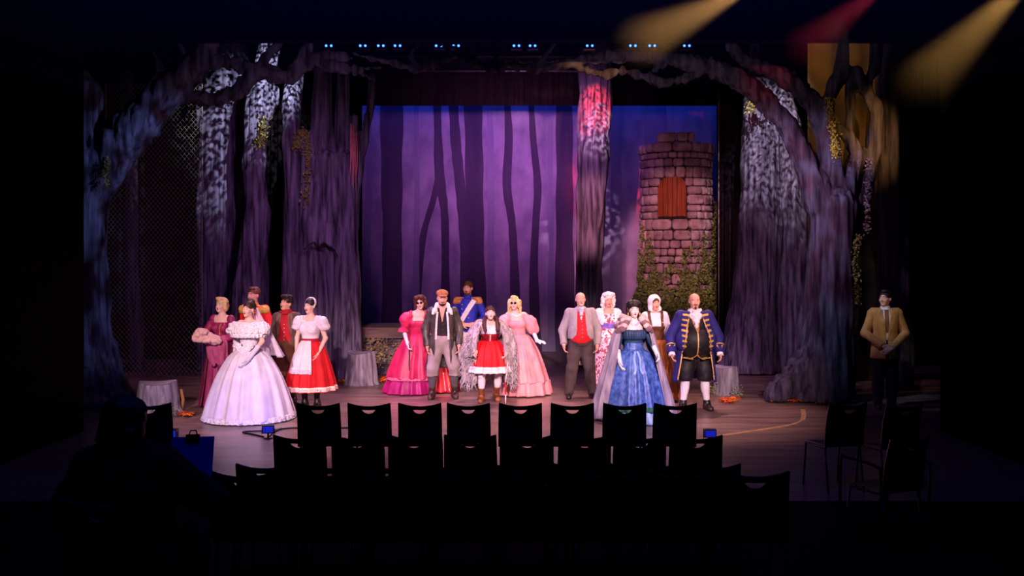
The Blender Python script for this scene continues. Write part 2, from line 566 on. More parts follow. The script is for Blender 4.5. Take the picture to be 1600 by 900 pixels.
# ---- painted forest cloth
DB = 23.0
M_CLOTH = mat('painted_cloth', '5e5074', '9a86a6', .95, (2.2, 1, 1.3), lo=.25, hi=.8, detail=6, spec=.02)
M_PT = mat('painted_trunk', '3a2e48', '463852', .95, (3, 3, .6), spec=.02)
M_PT2 = mat('painted_trunk_pale', '6a5c80', '74668a', .95, (3, 3, .6), spec=.02)
xa, xb, zt = P(520, 0, DB).x, P(1160, 0, DB).x, P(0, 120, DB).z
bd = empty('forest_backdrop', ((xa + xb) / 2, DB, 0))
tag(bd, 'painted forest cloth of dark trunks on purple and blue at the back', 'backdrop')
boxobj('cloth', (xa - bd.location.x, 0, 0), (xb - bd.location.x, .02, zt), M_CLOTH, bd)
boxobj('batten', (xa - bd.location.x, -.03, zt), (xb - bd.location.x, .05, zt + .06), M_BLACK, bd)
PT = [  # (px, py, half width px) paths painted on the cloth
    ([(612, 120, 18), (612, 250, 17), (613, 400, 15), (612, 555, 19)], 0),
    ([(574, 140, 4), (577, 280, 5), (573, 400, 6), (576, 555, 8)], 1),
    ([(682, 120, 6), (684, 200, 6), (687, 275, 8), (695, 340, 6), (696, 450, 7), (696, 555, 9)], 0),
    ([(687, 275, 6), (675, 320, 5), (662, 365, 5), (654, 430, 6), (646, 555, 8)], 0),
    ([(706, 120, 6), (712, 220, 8), (720, 300, 8), (728, 400, 9), (730, 555, 12)], 0),
    ([(738, 120, 14), (741, 260, 14), (742, 400, 15), (744, 555, 20)], 0),
    ([(789, 120, 4), (795, 210, 6), (792, 290, 7), (800, 350, 6), (804, 430, 7), (806, 555, 10)], 0),
    ([(828, 120, 4), (833, 215, 5), (840, 290, 6), (837, 350, 6), (834, 430, 7), (838, 555, 9)], 0),
    ([(881, 120, 13), (882, 260, 13), (882, 400, 14), (883, 555, 18)], 0),
    ([(962, 120, 8), (963, 300, 8), (961, 555, 11)], 1),
    ([(1025, 120, 17), (1024, 300, 16), (1026, 555, 18)], 1),
    ([(650, 160, 4), (652, 300, 4), (650, 430, 5), (651, 555, 6)], 1),
    ([(765, 150, 5), (767, 300, 5), (766, 555, 7)], 1),
    ([(861, 140, 4), (860, 300, 4), (862, 555, 6)], 1),
]
for ip, (ptn, pale) in enumerate(PT):
    S = crom(ptn, 24)
    v, f = [], []
    for k, (x, y, hw) in enumerate(S):
        hw = hw * (1 + .06 * math.sin(k * 1.1 + x))
        for sx, yy in ((-1, -.006 - .0018 * ip), (1, -.006 - .0018 * ip), (1, 0), (-1, 0)):
            q = P(x + sx * hw, y, DB) - bd.location
            v.append((q.x, yy, q.z))
    for k in range(len(S) - 1):
        for e in range(4):
            f.append([k * 4 + e, k * 4 + (e + 1) % 4, k * 4 + 4 + (e + 1) % 4, k * 4 + 4 + e])
    meshobj('painted_tree', v, f, M_PT2 if pale else M_PT, bd, False)

# ---- sculpted scenery trees
M_BARK = mat('painted_bark', '1e1a26', '6e667a', .85, (16, 16, 1.3), lo=.32, hi=.70, bump=.6, detail=5, spec=.15, bscale=(22, 22, 3))
M_BARKD = mat('painted_bark_dark', '1c1822', '5a5464', .85, (13, 13, 1.4), lo=.32, hi=.72, bump=.6, detail=5, spec=.15, bscale=(22, 22, 3))
def chain(pts, k=.12, tg='w', sy=1.0):
    k = k * .2
    out = []
    for (x0, y0, d0, r0), (x1, y1, d1, r1) in zip(pts[:-1], pts[1:]):
        out.append(cap(tg, P(x0, y0, d0), P(x1, y1, d1), r0 * d0 / F, r1 * d1 / F, k, sy))
    return out

def tree(name, label, chains, base, vox=.04, amp=.05, m=None, subs=(), group=None, st=1.0, late=()):
    pr = [c for ch in chains for c in ch] + list(subs) + [c for ch in late for c in ch]
    v, f = sdf(pr, vox, floor=0.0)
    nn = vnormals(v, f)
    a = vnoise(v * np.array([9, 9, .9]) * st + 3.3)
    b = vnoise(v * np.array([26, 26, 2.0]) * st + 11.0)
    v = v + nn * (amp * (np.abs(a * 2 - 1) * 1.5 - .6) + amp * .7 * (b - .5))[:, None]
    v[:, 2] = np.maximum(v[:, 2], 0)
    base = Vector(base)
    o = meshobj(name, v - np.array(base), f, m or M_BARK)
    o.location = base
    return tag(o, label, 'tree', group)

D = 15.1
tree('portal_tree', 'thick leaning forest tree at the far left edge, limb arching over the stage', [
    chain([(118, 150, D, 40), (112, 330, D, 50), (112, 480, D, 56), (112, 560, D, 66), (118, 640, D, 92)], .3),
    chain([(112, 330, D, 44), (150, 265, D, 40), (205, 205, D, 34), (255, 150, D, 28), (300, 108, D, 20), (330, 60, D, 16)], .3),
    chain([(255, 160, D, 16), (290, 152, D, 11), (340, 157, D, 11), (378, 140, D, 12), (402, 112, D, 13)], .12),
    chain([(310, 98, D, 12), (350, 96, D, 9), (385, 104, D, 11), (402, 112, D, 13), (450, 121, D, 11), (476, 100, D, 11), (505, 86, D, 8), (548, 90, D, 5)], .12),
    chain([(402, 108, D, 10), (418, 84, D, 7), (442, 66, D, 6)], .1),
    chain([(476, 100, D, 10), (478, 78, D, 8), (488, 60, D, 7)], .1),
    chain([(500, 100, D, 8), (545, 108, D, 6), (595, 106, D, 4)], .1),
    chain([(545, 108, D, 5), (585, 125, D, 4)], .08),
    chain([(292, 95, D, 9), (285, 80, D, 6), (278, 66, D, 4)], .08),
    chain([(250, 120, D, 10), (246, 98, D, 6), (240, 82, D, 4)], .08),
    chain([(370, 98, D, 5), (368, 82, D, 3), (372, 66, D, 2.5)], .06),
    chain([(130, 590, D - .3, 40), (190, 628, D - .1, 14)], .2),
], P(118, 628, D) * Vector((1, 1, 0)) if False else (P(118, 0, D).x, D, 0), .045, .06, M_BARKD)

D = 15.3
tree('portal_tree', 'massive forked tree at right with a long sloping root, branch spanning the stage top', [
    chain([(1302, 325, D, 36), (1298, 400, D, 36), (1298, 500, D, 40), (1292, 570, D, 44), (1285, 630, D, 52)], .25),
    chain([(1290, 545, D, 34), (1250, 590, D - .1, 28), (1212, 618, D - .15, 20)], .25),
    chain([(1300, 560, D, 30), (1318, 628, D, 20)], .2),
    chain([(1286, 320, D, 30), (1268, 280, D, 21), (1250, 235, D, 17), (1229, 192, D, 16), (1197, 158, D, 16), (1150, 122, D, 16), (1110, 104, D, 14),
           (1060, 94, D, 12), (1005, 88, D, 10), (950, 88, D, 10), (912, 92, D, 9), (885, 100, D, 9), (840, 106, D, 8),
           (800, 102, D, 8), (766, 106, D, 7), (742, 98, D, 6), (716, 86, D, 6), (680, 100, D, 7), (652, 110, D, 7), (615, 98, D, 5), (578, 91, D, 4), (545, 82, D, 3)], .15),
    chain([(1108, 106, D - .05, 10), (1076, 121, D - .1, 7), (1038, 131, D - .1, 6), (1010, 121, D - .1, 5), (972, 110, D - .1, 5), (946, 117, D - .1, 6), (915, 110, D - .05, 6), (892, 100, D, 8)], .06),
    chain([(1040, 98, D, 6), (1022, 108, D, 4), (1012, 120, D - .1, 4)], .05),
    chain([(742, 98, D, 5), (726, 78, D, 5), (690, 68, D, 3)], .06),
    chain([(766, 106, D, 5), (776, 82, D, 5), (784, 62, D, 4)], .06),
    chain([(660, 108, D, 5), (640, 88, D, 5), (655, 68, D, 4)], .06),
    chain([(838, 104, D, 5), (858, 80, D, 5), (870, 62, D, 5)], .06),
    chain([(1298, 310, D + .1, 26), (1291, 240, D + .1, 14), (1284, 195, D + .1, 15), (1268, 158, D + .1, 15), (1238, 128, D + .1, 15), (1200, 108, D + .1, 12), (1165, 96, D + .1, 11), (1140, 72, D, 9)], .15),
    chain([(1303, 300, D, 18), (1306, 240, D - .05, 9), (1300, 190, D - .05, 8), (1294, 160, D, 10), (1302, 135, D, 11), (1316, 110, D, 11), (1319, 62, D, 9)], .12),
    chain([(1312, 310, D + .05, 24), (1330, 270, D + .05, 15), (1344, 240, D + .05, 12), (1328, 218, D + .05, 9), (1310, 200, D, 8)], .1),
    chain([(1316, 110, D, 9), (1335, 112, D, 10), (1353, 140, D, 11), (1368, 175, D + .05, 11), (1366, 230, D + .1, 12), (1350, 300, D + .15, 14), (1322, 360, D + .1, 18)], .1),
    chain([(1330, 122, D, 8), (1328, 160, D + .1, 8), (1328, 215, D + .1, 9)], .1),
    chain([(1353, 140, D, 8), (1364, 110, D, 9), (1368, 62, D, 10)], .08),
], (P(1298, 0, D).x, D, 0), .042, .05, M_BARKD)

D = 19.5
tree('forest_tree', 'broad straight trunk beside the netting, pale dappled bark at its top', [
    chain([(352, 80, D, 36), (346, 200, D, 39), (345, 330, D, 36), (342, 450, D, 30), (340, 600, D, 40)], .2),
    chain([(322, 100, D + .1, 14), (320, 250, D + .1, 15), (322, 420, D + .1, 14), (318, 600, D + .1, 20)], .15),
    chain([(376, 90, D, 12), (374, 260, D, 13), (372, 330, D, 12)], .15)], (P(345, 0, D).x, D, 0), .05, .06, group='sculpted forest trees')
D = 18.3
tree('forest_tree', 'narrow twisted trunk squeezed between the broad trunk and the hollow tree', [
    chain([(418, 80, D, 17), (408, 140, D, 21), (400, 200, D, 18), (396, 270, D, 17), (402, 330, D, 19), (396, 400, D, 22), (388, 470, D, 28), (386, 600, D, 36)], .15),
    chain([(402, 210, D, 10), (420, 180, D, 8), (432, 140, D, 6)], .1)], (P(388, 0, D).x, D, 0), .05, .06, group='sculpted forest trees')
D = 18.0
hollow = [cap('w', P(497, 406, D - .42), P(497, 660, D - .42), .33, .36, .01, op='sub'),
          cap('w', P(487, 150, D - .34), P(489, 345, D - .44), .075, .05, .02, op='sub'),
          cap('w', P(521, 90, D - .22), P(525, 365, D - .42), .085, .06, .02, op='sub'),
          cap('w', P(547, 200, D - .26), P(549, 560, D - .44), .06, .06, .02, op='sub')]
tree('hollow_tree', 'huge many-limbed tree trunk with an arched dark hollow in its front', [
    chain([(462, 250, D, 17), (460, 400, D, 19), (459, 600, D, 22)], .14),
    chain([(484, 260, D - .1, 19), (486, 350, D - .15, 22), (490, 600, D, 24)], .14),
    chain([(512, 250, D - .1, 20), (515, 360, D - .15, 24), (512, 600, D, 24)], .14),
    chain([(540, 250, D - .05, 18), (542, 400, D - .1, 20), (545, 600, D - .15, 24)], .14),
    chain([(500, 300, D + .1, 40), (502, 600, D + .1, 46)], .14),
    chain([(463, 112, D, 12), (456, 170, D, 14), (455, 220, D, 15), (464, 290, D, 17)], .12),
    chain([(476, 214, D - .15, 13), (480, 300, D - .15, 15), (478, 350, D - .15, 14)], .1),
    chain([(505, 60, D, 14), (504, 110, D, 15), (503, 200, D, 17), (508, 290, D, 20)], .12),
    chain([(536, 90, D, 9), (534, 180, D, 11), (536, 280, D, 15)], .1),
    chain([(553, 186, D - .05, 8), (554, 290, D - .05, 9), (552, 420, D - .05, 10)], .08),
    chain([(582, 118, D, 6), (578, 170, D, 7), (568, 220, D, 8), (556, 280, D, 10)], .08),
    chain([(462, 540, D - .2, 14), (448, 598, D - .3, 16)], .12),
    chain([(545, 520, D - .2, 16), (556, 600, D - .25, 20)], .12)], (P(503, 0, D).x, D, 0), .032, .045, subs=hollow,
    late=[chain([(466, 392, D - .22, 5), (472, 375, D - .28, 6), (487, 370, D - .32, 6), (499, 379, D - .34, 7), (512, 370, D - .32, 6), (524, 380, D - .26, 6), (529, 398, D - .2, 5)], .15)])
D = 20.0
tree('forest_tree', 'slim tall trunk glowing red at the top right of centre', [
    chain([(936, 70, D, 21), (932, 200, D, 22), (926, 320, D, 20), (921, 440, D, 19), (920, 600, D, 24)], .12),
    chain([(914, 80, D + .05, 9), (910, 260, D + .05, 9), (908, 460, D + .05, 9), (906, 600, D, 10)], .08)],
    (P(922, 0, D).x, D, 0), .045, .05, group='sculpted forest trees', st=1.2)
D = 19.0
tree('forest_tree', 'wide fluted trunk with pale bark standing behind the forked right-hand tree', [
    chain([(1181, 60, D, 9), (1186, 130, D, 20), (1190, 200, D, 30), (1188, 350, D, 33), (1178, 480, D, 36), (1168, 600, D, 50)], .15),
    chain([(1170, 180, D - .15, 9), (1168, 350, D - .15, 11), (1158, 500, D - .1, 14), (1136, 590, D - .1, 18)], .1),
    chain([(1205, 180, D - .15, 9), (1206, 350, D - .15, 10), (1198, 600, D - .1, 15)], .08),
    chain([(1214, 100, D, 9), (1232, 200, D, 22), (1238, 350, D, 24), (1240, 600, D, 32)], .12)],
    (P(1190, 0, D).x, D, 0), .05, .06, group='sculpted forest trees')
D = 16.6
tree('forest_tree', 'dim blue trunk in the dark behind the man in the tan jacket', [
    chain([(1396, 60, D, 24), (1392, 250, D, 25), (1394, 430, D, 24), (1398, 640, D, 30)], .15)],
    (P(1394, 0, D).x, D, 0), .05, .06, M_BARKD, group='sculpted forest trees')
D = 18.0
tree('forest_tree', 'shadowy slim trunk behind the netting at far left', [
    chain([(198, 120, 19.3, 12), (204, 300, 19.3, 10), (206, 440, 19.3, 11), (216, 600, 19.3, 14)], .15)],
    (P(206, 0, 19.3).x, 19.3, 0), .05, .05, M_BARKD, group='sculpted forest trees')

# ---- diamond netting
DN = 18.3
x0, x1, z1 = P(165, 0, DN).x, P(316, 0, DN).x, P(0, 130, DN).z
mb = MB()
pitch = .085
W, Hh = x1 - x0, z1
r = .0055
for sgn in (1, -1):
    for c in np.arange(-Hh, W + Hh, pitch * 1.0):
        # strand x = c + sgn * z * .62, zigzagging slightly like knotted net
        if sgn > 0:
            za, zb = max(0, (-c) / .85), min(Hh, (W - c) / .85)
        else:
            za, zb = max(0, (c - W) / .85), min(Hh, c / .85)
        if zb - za < .03:
            continue
        a, b = (c + sgn * za * .85, 0, za), (c + sgn * zb * .85, 0, zb)
        mb.tube([a, b], r, 3, False)
mb.tube([(0, 0, 0), (0, 0, Hh)], .02, 6)
mb.tube([(W, 0, 0), (W, 0, Hh)], .012, 6)
M_NET = mat('net_cord', '56524a', '6a655a', .9, (3, 3, 3))
o = mb.build('netting_panel', M_NET)
o.location = (x0, DN, 0)
tag(o, 'tall panel of pale diamond netting beside the broad left trunk', 'net')

# ---- leaves, ivy and moss
def leaf_mesh(name, pts, nrm, size, m, shape='leaf', flat=0.0, parent=None, seed=1):
    g = random.Random(seed)
    v, f = [], []
    for p, n in zip(pts, nrm):
        n = (Vector(n) + Vector((g.uniform(-1, 1), g.uniform(-1, 1), g.uniform(-1, 1))) * (1 - flat)).normalized()
        t = n.orthogonal().normalized()
        t = Matrix.Rotation(g.uniform(0, 6.28), 3, n) @ t
        b = n.cross(t)
        s = size * g.uniform(.6, 1.3)
        k = len(v)
        p = Vector(p)
        if shape == 'maple':
            ring = []
            for q in range(10):
                a = q * math.pi / 5
                rr = s * (1.0 if q % 2 == 0 else .42)
                ring.append(p + t * math.cos(a) * rr + b * math.sin(a) * rr + n * (.25 * s if q % 2 else 0))
            v += [p] + ring
            f += [[k, k + 1 + q, k + 1 + (q + 1) % 10] for q in range(10)]
        else:
            v += [p - t * s * .5, p + b * s * .34, p + t * s * .6, p - b * s * .34, p + n * s * .14]
            f += [[k, k + 3, k + 4], [k + 3, k + 2, k + 4], [k + 2, k + 1, k + 4], [k + 1, k, k + 4]]
    return meshobj(name, v, f, m, parent, False)

M_IVY = mat('ivy_leaf', '3a4a1c', '8a9444', .6, (14, 14, 14), lo=.3, hi=.7)
M_IVYP = mat('dry_ivy_leaf', '4a4230', '9a8a60', .7, (14, 14, 14), lo=.3, hi=.7)
M_MOSS = mat('hanging_moss', '4a4a24', '8a843c', .8, (14, 14, 14), lo=.3, hi=.7)
M_AUT = mat('autumn_leaf', 'a01808', 'e07a28', .6, (6, 6, 6), lo=.35, hi=.6)
M_SAGE = mat('sage_sprig', '5a6a4a', 'a0a890', .8, (14, 14, 14), lo=.3, hi=.7)

def strand(label, pts, wpx, n, m=M_MOSS, size=.05, group='hanging moss strands'):
    g = random.Random(int(pts[0][0] * 7 + pts[0][1]))
    S = crom(pts, 40)
    P3, N3 = [], []
    for k in range(n):
        s = S[g.randrange(40)]
        q = P(s[0] + g.gauss(0, wpx * .5), s[1] + g.gauss(0, 3), s[2]) + Vector((0, g.gauss(0, .04), 0))
        P3.append(q)
        N3.append((g.uniform(-1, 1), -1, g.uniform(-.5, .5)))
    base = P(*pts[-1])
    o = leaf_mesh('hanging_moss', [p - base for p in P3], N3, size, m, seed=n)
    o.location = base
    tag(o, label, 'moss', group, 'stuff')
    return o

strand('green moss trailing from the broken stub of the hollow tree', [(462, 232, 17.66), (472, 205, 17.62), (482, 240, 17.58), (478, 318, 17.56)], 6, 520)
strand('tuft of green moss on the narrow twisted left trunk', [(414, 185, 17.95), (410, 210, 17.95), (406, 230, 17.95)], 9, 260)
strand('golden moss draped down the fork of the right-hand tree', [(1296, 155, 15.0), (1300, 190, 14.98), (1306, 245, 14.95)], 6, 420, mat('golden_moss', '7a6a1c', 'c8a838', .6, (14, 14, 14)))
strand('clump of moss hanging on the right side of the forked tree trunk', [(1340, 370, 15.0), (1334, 410, 15.0), (1338, 455, 15.0), (1334, 475, 15.0)], 7, 420)
strand('thin moss strands high on the dim right-hand trunk', [(1358, 250, 15.2), (1356, 300, 15.2), (1354, 362, 15.2)], 4, 200, mat('grey_moss', '5a4a50', '7a6a6a', .8, (14, 14, 14)))
strand('small moss patch at the top of the wide fluted trunk', [(1170, 175, 18.35), (1178, 158, 18.35), (1190, 172, 18.35)], 9, 220)
strand('moss hanging under the limb of the far left tree', [(170, 245, 14.7), (166, 270, 14.7), (168, 290, 14.7)], 3, 90)
g = random.Random(4)
mb = MB()
for k in range(16):                                    # reddish threads on the hollow tree
    x = 551 + g.uniform(-4, 7)
    y0, y1 = 200 + g.uniform(-8, 10), 250 + g.uniform(0, 50)
    mb.tube([P(x, y0, 17.78), P(x + g.uniform(-2, 2), (y0 + y1) / 2, 17.72), P(x + g.uniform(-2, 2), y1, 17.72)], [.012, .012, .004], 5)
b0 = P(553, 300, 17.72)
mb.v = [tuple(Vector(q) - b0) for q in mb.v]
o = mb.build('hanging_moss', mat('pink_moss', '9a5a60', 'b87070', .8, (5, 5, 5)))
o.location = b0
tag(o, 'pinkish stringy moss hanging at the right edge of the hollow tree', 'moss', 'hanging moss strands', 'stuff')

def litter(label, clusters, m=M_AUT, size=.055, group='fallen leaves', shape='maple', lift=.015, nm='fallen_leaves', cat='leaves', hgt=.0):
    g = random.Random(int(clusters[0][0]))
    pts, nn = [], []
    for (px, py, wx, wy, n) in clusters:
        for k in range(n):
            y = py + g.gauss(0, wy * .5)
            d = F * HC / (y - YH)
            q = P(px + g.uniform(-wx, wx), y, d)
            q.z = lift + size * .25 + abs(g.gauss(0, hgt + .01))
            pts.append(q)
            nn.append((0, 0, 1))
    base = Vector((sum(p.x for p in pts) / len(pts), sum(p.y for p in pts) / len(pts), 0))
    o = leaf_mesh(nm, [p - base for p in pts], nn, size, m, shape, .55, seed=len(pts))
    o.location = base
    tag(o, label, cat, group, 'stuff')

litter('red and orange leaves scattered round the stump by the hollow tree', [(565, 598, 34, 2, 46), (615, 595, 18, 4, 46)])
litter('orange leaves lying along the foot of the far left tree', [(165, 632, 40, 3, 60)])
litter('few red leaves beside the left front stump', [(290, 651, 12, 3, 18)])
litter('red leaves in front of the right-hand stump', [(1138, 628, 16, 3, 36)])
litter('red leaves along the root of the forked right-hand tree', [(1240, 629, 34, 1.5, 60), (1300, 630, 40, 2, 40)])
litter('pale leaves along the foot of the wide fluted trunk', [(1185, 579, 40, 2, 70)], mat('pale_leaf', '8a6a50', 'c09a78', .7, (6, 6, 6)), .045)
litter('leaves fallen below the hollow tree behind the red skirt', [(535, 594, 14, 3, 30)])
litter('grey green sprig at the foot of the left front stump', [(264, 651, 11, 3, 140)], M_SAGE, .035, 'plant sprigs', 'leaf', .02, 'plant_sprig', 'sprig', .07)
litter('green sprig with small flowers left of the right-hand stump', [(1108, 618, 13, 6, 160)], mat('meadow_sprig', '4a6a2a', '9a8a4a', .7, (12, 12, 12)), .04, 'plant sprigs', 'leaf', .02, 'plant_sprig', 'sprig', .13)
litter('grey sprig against the right side of the right-hand stump', [(1152, 620, 9, 4, 110)], M_SAGE, .035, 'plant sprigs', 'leaf', .02, 'plant_sprig', 'sprig', .07)

# ---- stumps
def stump(label, px, pyb, w_px, top_py, wtop=.86, seed=0):
    d = F * HC / (pyb - YH) + .18
    base = P(px, 400, d)
    base.z = 0
    s = d / F
    rad = w_px * s / 2
    ht = HC - (top_py - YH) * d / F
    root = empty('tree_stump', base)
    tag(root, label, 'stump', 'scenery tree stumps')
    th = np.linspace(0, 2 * math.pi, 48, endpoint=False)
    prof = [(0, 1.08), (.12, 1.0), (.5, .93), (.9, wtop), (1.0, wtop * .97)]
    v, f = [], []
    nz = .05 * np.sin(7 * th + seed) + .035 * np.sin(13 * th + 2 * seed) + .02 * np.sin(23 * th)
    for t, q in prof:
        rr = rad * q * (1 + nz * (1.3 - t * .6))
        zz = ht * t + (.02 * np.sin(th * 2 + seed) if t > .8 else 0 * th)
        v += list(np.stack([rr * np.cos(th), rr * np.sin(th), zz], 1))
    for j in range(len(prof) - 1):
        for i in range(48):
            f.append([j * 48 + i, j * 48 + (i + 1) % 48, (j + 1) * 48 + (i + 1) % 48, (j + 1) * 48 + i])
    meshobj('bark', v, f, mat('stump_bark', '4c4652', 'a098a6', .85, (16, 16, 1.5), lo=.3, hi=.7, bump=.6, bscale=(22, 22, 3)), root)
    tv = [np.array(x) for x in v[-48:]]
    tv = [(x[0], x[1], x[2] + .004) for x in tv] + [(0, 0, ht + .012)]
    meshobj('cut_top', tv, [[i, (i + 1) % 48, 48] for i in range(48)], mat('stump_top', '7a6e80', '9a8ea0', .8, (30, 30, 30), kind='wave'), root)
    return root
stump('grey tree stump standing at the front left of the stage', 247, 645, 66, 597, seed=1)
stump('wide grey stump at the foot of the hollow tree', 565, 602, 50, 550, seed=2)
stump('grey stump right of the man in the navy coat', 1134, 618, 40, 573, seed=3)
o = MB().tube([(0, 0, 0), (.02, 0, .15), (-.01, 0, .31)], [.03, .025, .02], 8).build('dry_root', mat('dry_root', '8a6038', 'a07848', .8, (9, 9, 2)), None, True)
o.location = P(284, 400, 14.35) * 1
o.location.z = 0
tag(o, 'short tan root leaning against the left front stump', 'root')

# ---- stone ledge with ivy behind the hollow tree
DP = 18.4
xa, xb = P(563, 0, DP).x, P(742, 0, DP).x
hp = P(0, 512, DP).z
led = empty('stone_ledge', ((xa + xb) / 2, DP + .5, 0))
tag(led, 'ivy covered stone ledge with plank top behind the magenta gown', 'ledge')
Wd = xb - xa
M_ROCK = mat('painted_rock', '3c3440', '6a5c68', .9, (4, 4, 4), bump=.4)
MB().box((-Wd / 2, -.38, 0), (Wd / 2, .8, hp - .2)).build('core', M_ROCK, led)
g = random.Random(3)
z = 0.0
while z < hp - .25:
    hh = min(g.uniform(.17, .26), hp - .2 - z)
    x = -Wd / 2
    while x < Wd / 2 - .05:
        ww = min(g.uniform(.25, .5), Wd / 2 - x)
        jt = lambda: g.uniform(-.015, .015)
        dd = .42 + g.uniform(0, .07)
        fr = [(x + .03, -dd, z + .03 + jt()), (x + ww - .03, -dd + jt(), z + .03), (x + ww - .03 + jt(), -dd, z + hh - .03), (x + .03, -dd, z + hh - .03 + jt())]
        bk = [(x + .008, -.38, z + .008), (x + ww - .008, -.38, z + .008), (x + ww - .008, -.38, z + hh - .008), (x + .008, -.38, z + hh - .008)]
        meshobj('stone', fr + bk, [[0, 1, 2, 3], [4, 7, 6, 5], [0, 4, 5, 1], [1, 5, 6, 2], [2, 6, 7, 3], [3, 7, 4, 0]], M_ROCK, led, False)
        x += ww
    z += hh
M_PLK = mat('worn_plank', '4a3a38', '7a6258', .7, (2, 20, 20), lo=.3, hi=.7)
for k in range(4):
    y0 = -.5 + k * .33
    MB().box((-Wd / 2 - .02, y0, hp - .2 if k == 0 else hp - .06), (Wd / 2 + .02, y0 + .32, hp)).build('plank', M_PLK, led)
g = random.Random(9)
pts, nn = [], []
for k in range(1500):
    x = g.uniform(-Wd / 2, Wd / 2)
    zz = g.uniform(0, hp - .2)
    if math.sin(x * 5 + 1) * .5 + math.sin(zz * 7 + x * 3) * .6 + g.uniform(-.6, .6) < -.35:
        continue
    pts.append((x, -.5 + g.gauss(0, .025), zz))
    nn.append((0, -1, .3))
o = leaf_mesh('ivy', pts, nn, .07, M_IVYP, parent=led)
o['kind'] = 'stuff'

# ---- low dark step at centre right
v = [P(840, 0, 22.2), P(884, 0, 19.5), P(893, 0, 19.5), P(893, 0, 22.2)]
v = [Vector((p.x, p.y, 0)) for p in v]
bb = v[1].copy()
vv = [p - bb for p in v] + [p - bb + Vector((0, 0, .09)) for p in v]
o = meshobj('low_platform', vv, [[0, 3, 2, 1], [4, 5, 6, 7], [0, 1, 5, 4], [1, 2, 6, 5], [2, 3, 7, 6], [3, 0, 4, 7]], M_FLOOR, None, False)
o.location = bb
tag(o, 'low dark platform with a slanted edge behind the man in grey tails', 'platform')

# ---- stone tower
DT = 21.4
TX = P(1057, 0, DT).x
RT = .80
HT = P(0, 206, DT - RT).z
tw = empty('stone_tower', (TX, DT, 0))
tag(tw, 'round purple lit stone tower with an arched wooden shutter at right', 'tower')
M_STONE = mat('tower_stone', '7a5c60', 'a8888c', .9, (5, 5, 5), bump=.5, bscale=(16, 16, 16))
M_STONE2 = mat('tower_stone_pale', '8e6c70', 'b8989a', .9, (5, 5, 5), bump=.5, bscale=(16, 16, 16))
M_MORTAR = mat('mortar', '1c1518', '2a2024', .95, (9, 9, 9))
vv, ff = loft([(0, RT - .07, RT - .07, 0, 0), (2.4, RT - .07, RT - .07, 0, 0), (HT - .22, RT - .07, RT - .07, 0, 0)], 48, 8, thick=.2)
WX0, WX1, WZ0, WZC, WZT = -.52, .10, P(0, 338, DT - RT).z, P(0, 298, DT - RT).z, P(0, 274, DT - RT).z
meshobj('core', vv, ff, M_MORTAR, tw)
def opening(zm):
    if zm < WZ0 - .04 or zm > WZT + .02:
        return None
    q = 1.0 if zm < WZC else math.sqrt(max(0, 1 - ((zm - WZC) / (WZT - WZC + .06)) ** 2))
    c, hw = (WX0 + WX1) / 2, (WX1 - WX0) / 2
    a, b = c - hw * q, c + hw * q
    return math.asin(a / RT), math.asin(b / RT)
def stone(a0, a1, z0, z1, r0, r1, m):
    """one rough block: back ring, side ring and a rounded, uneven face"""
    v = []
    ga = .007 / RT
    for rr, ia, iz, jt in ((r0, ga, .006, .0), (r1 - .035, ga, .007, .005), (r1 - .008, ga + .012, .016, .007), (r1 + .004, ga + .040, .042, .008)):
        A0, A1, Z0, Z1 = a0 + ia, a1 - ia, z0 + iz, z1 - iz
        cut = .25 if rr > r0 else .12
        am, zm_ = (A1 - A0), (Z1 - Z0)
        for (aa, zz) in ((A0 + am * cut * .5, Z0), (A1 - am * cut * .5, Z0), (A1, Z0 + zm_ * cut), (A1, Z1 - zm_ * cut), (A1 - am * cut * .5, Z1), (A0 + am * cut * .5, Z1), (A0, Z1 - zm_ * cut), (A0, Z0 + zm_ * cut)):
            jr = rr + g.uniform(-1, 1) * jt * 1.4
            aa += g.uniform(-1, 1) * jt * .7
            v.append((jr * math.sin(aa), -jr * math.cos(aa), zz + g.uniform(-1, 1) * jt * .8))
    f = [[7, 6, 5, 4, 3, 2, 1, 0], [24, 25, 26, 27, 28, 29, 30, 31]]
    for b_ in (0, 8, 16):
        for e in range(8):
            e2 = (e + 1) % 8
            f.append([b_ + e, b_ + e2, b_ + 8 + e2, b_ + 8 + e])
    meshobj('stone', v, f, m, tw, True)
g = random.Random(12)
z = 0.0
row = 0
while z < HT - .05:
    hh = g.choice((.13, .15, .16, .18, .22, .24))
    if z + hh > HT - .42 and z < HT - .42:
        hh = HT - .42 - z
    top = z > HT - .43
    if top:
        hh = .21
    crown = z > HT - .25
    zm = z + hh / 2
    op = opening(zm)
    zt_ = z > 1.2
    lim_ = R(98) if zt_ else R(80)
    segs = [(-lim_, lim_)]
    if crown:
        segs = [(-math.asin(.66), math.asin(.33))]
    elif op:
        segs = [(-R(98), op[0]), (op[1], R(98))]
    for s0, s1 in segs:
        a = s0 - (0 if (op or crown) else g.uniform(0, .3))
        a = max(a, s0)
        while a < s1 - .02:
            wdt = g.choice((g.uniform(.14, .26), g.uniform(.22, .5))) / RT
            if s1 - a - wdt < .16:
                wdt = s1 - a
            e = .03 if top else 0
            stone(a, a + wdt, z, z + hh, RT - .12, RT + .0 + e + g.uniform(0, .025), g.choice((M_STONE, M_STONE, M_STONE2)))
            a += wdt
    z += hh
    row += 1
M_SHUT = mat('shutter_wood', '5a1e08', '983f10', .7, (40, 40, 2.0), lo=.3, hi=.7)
npl = 6
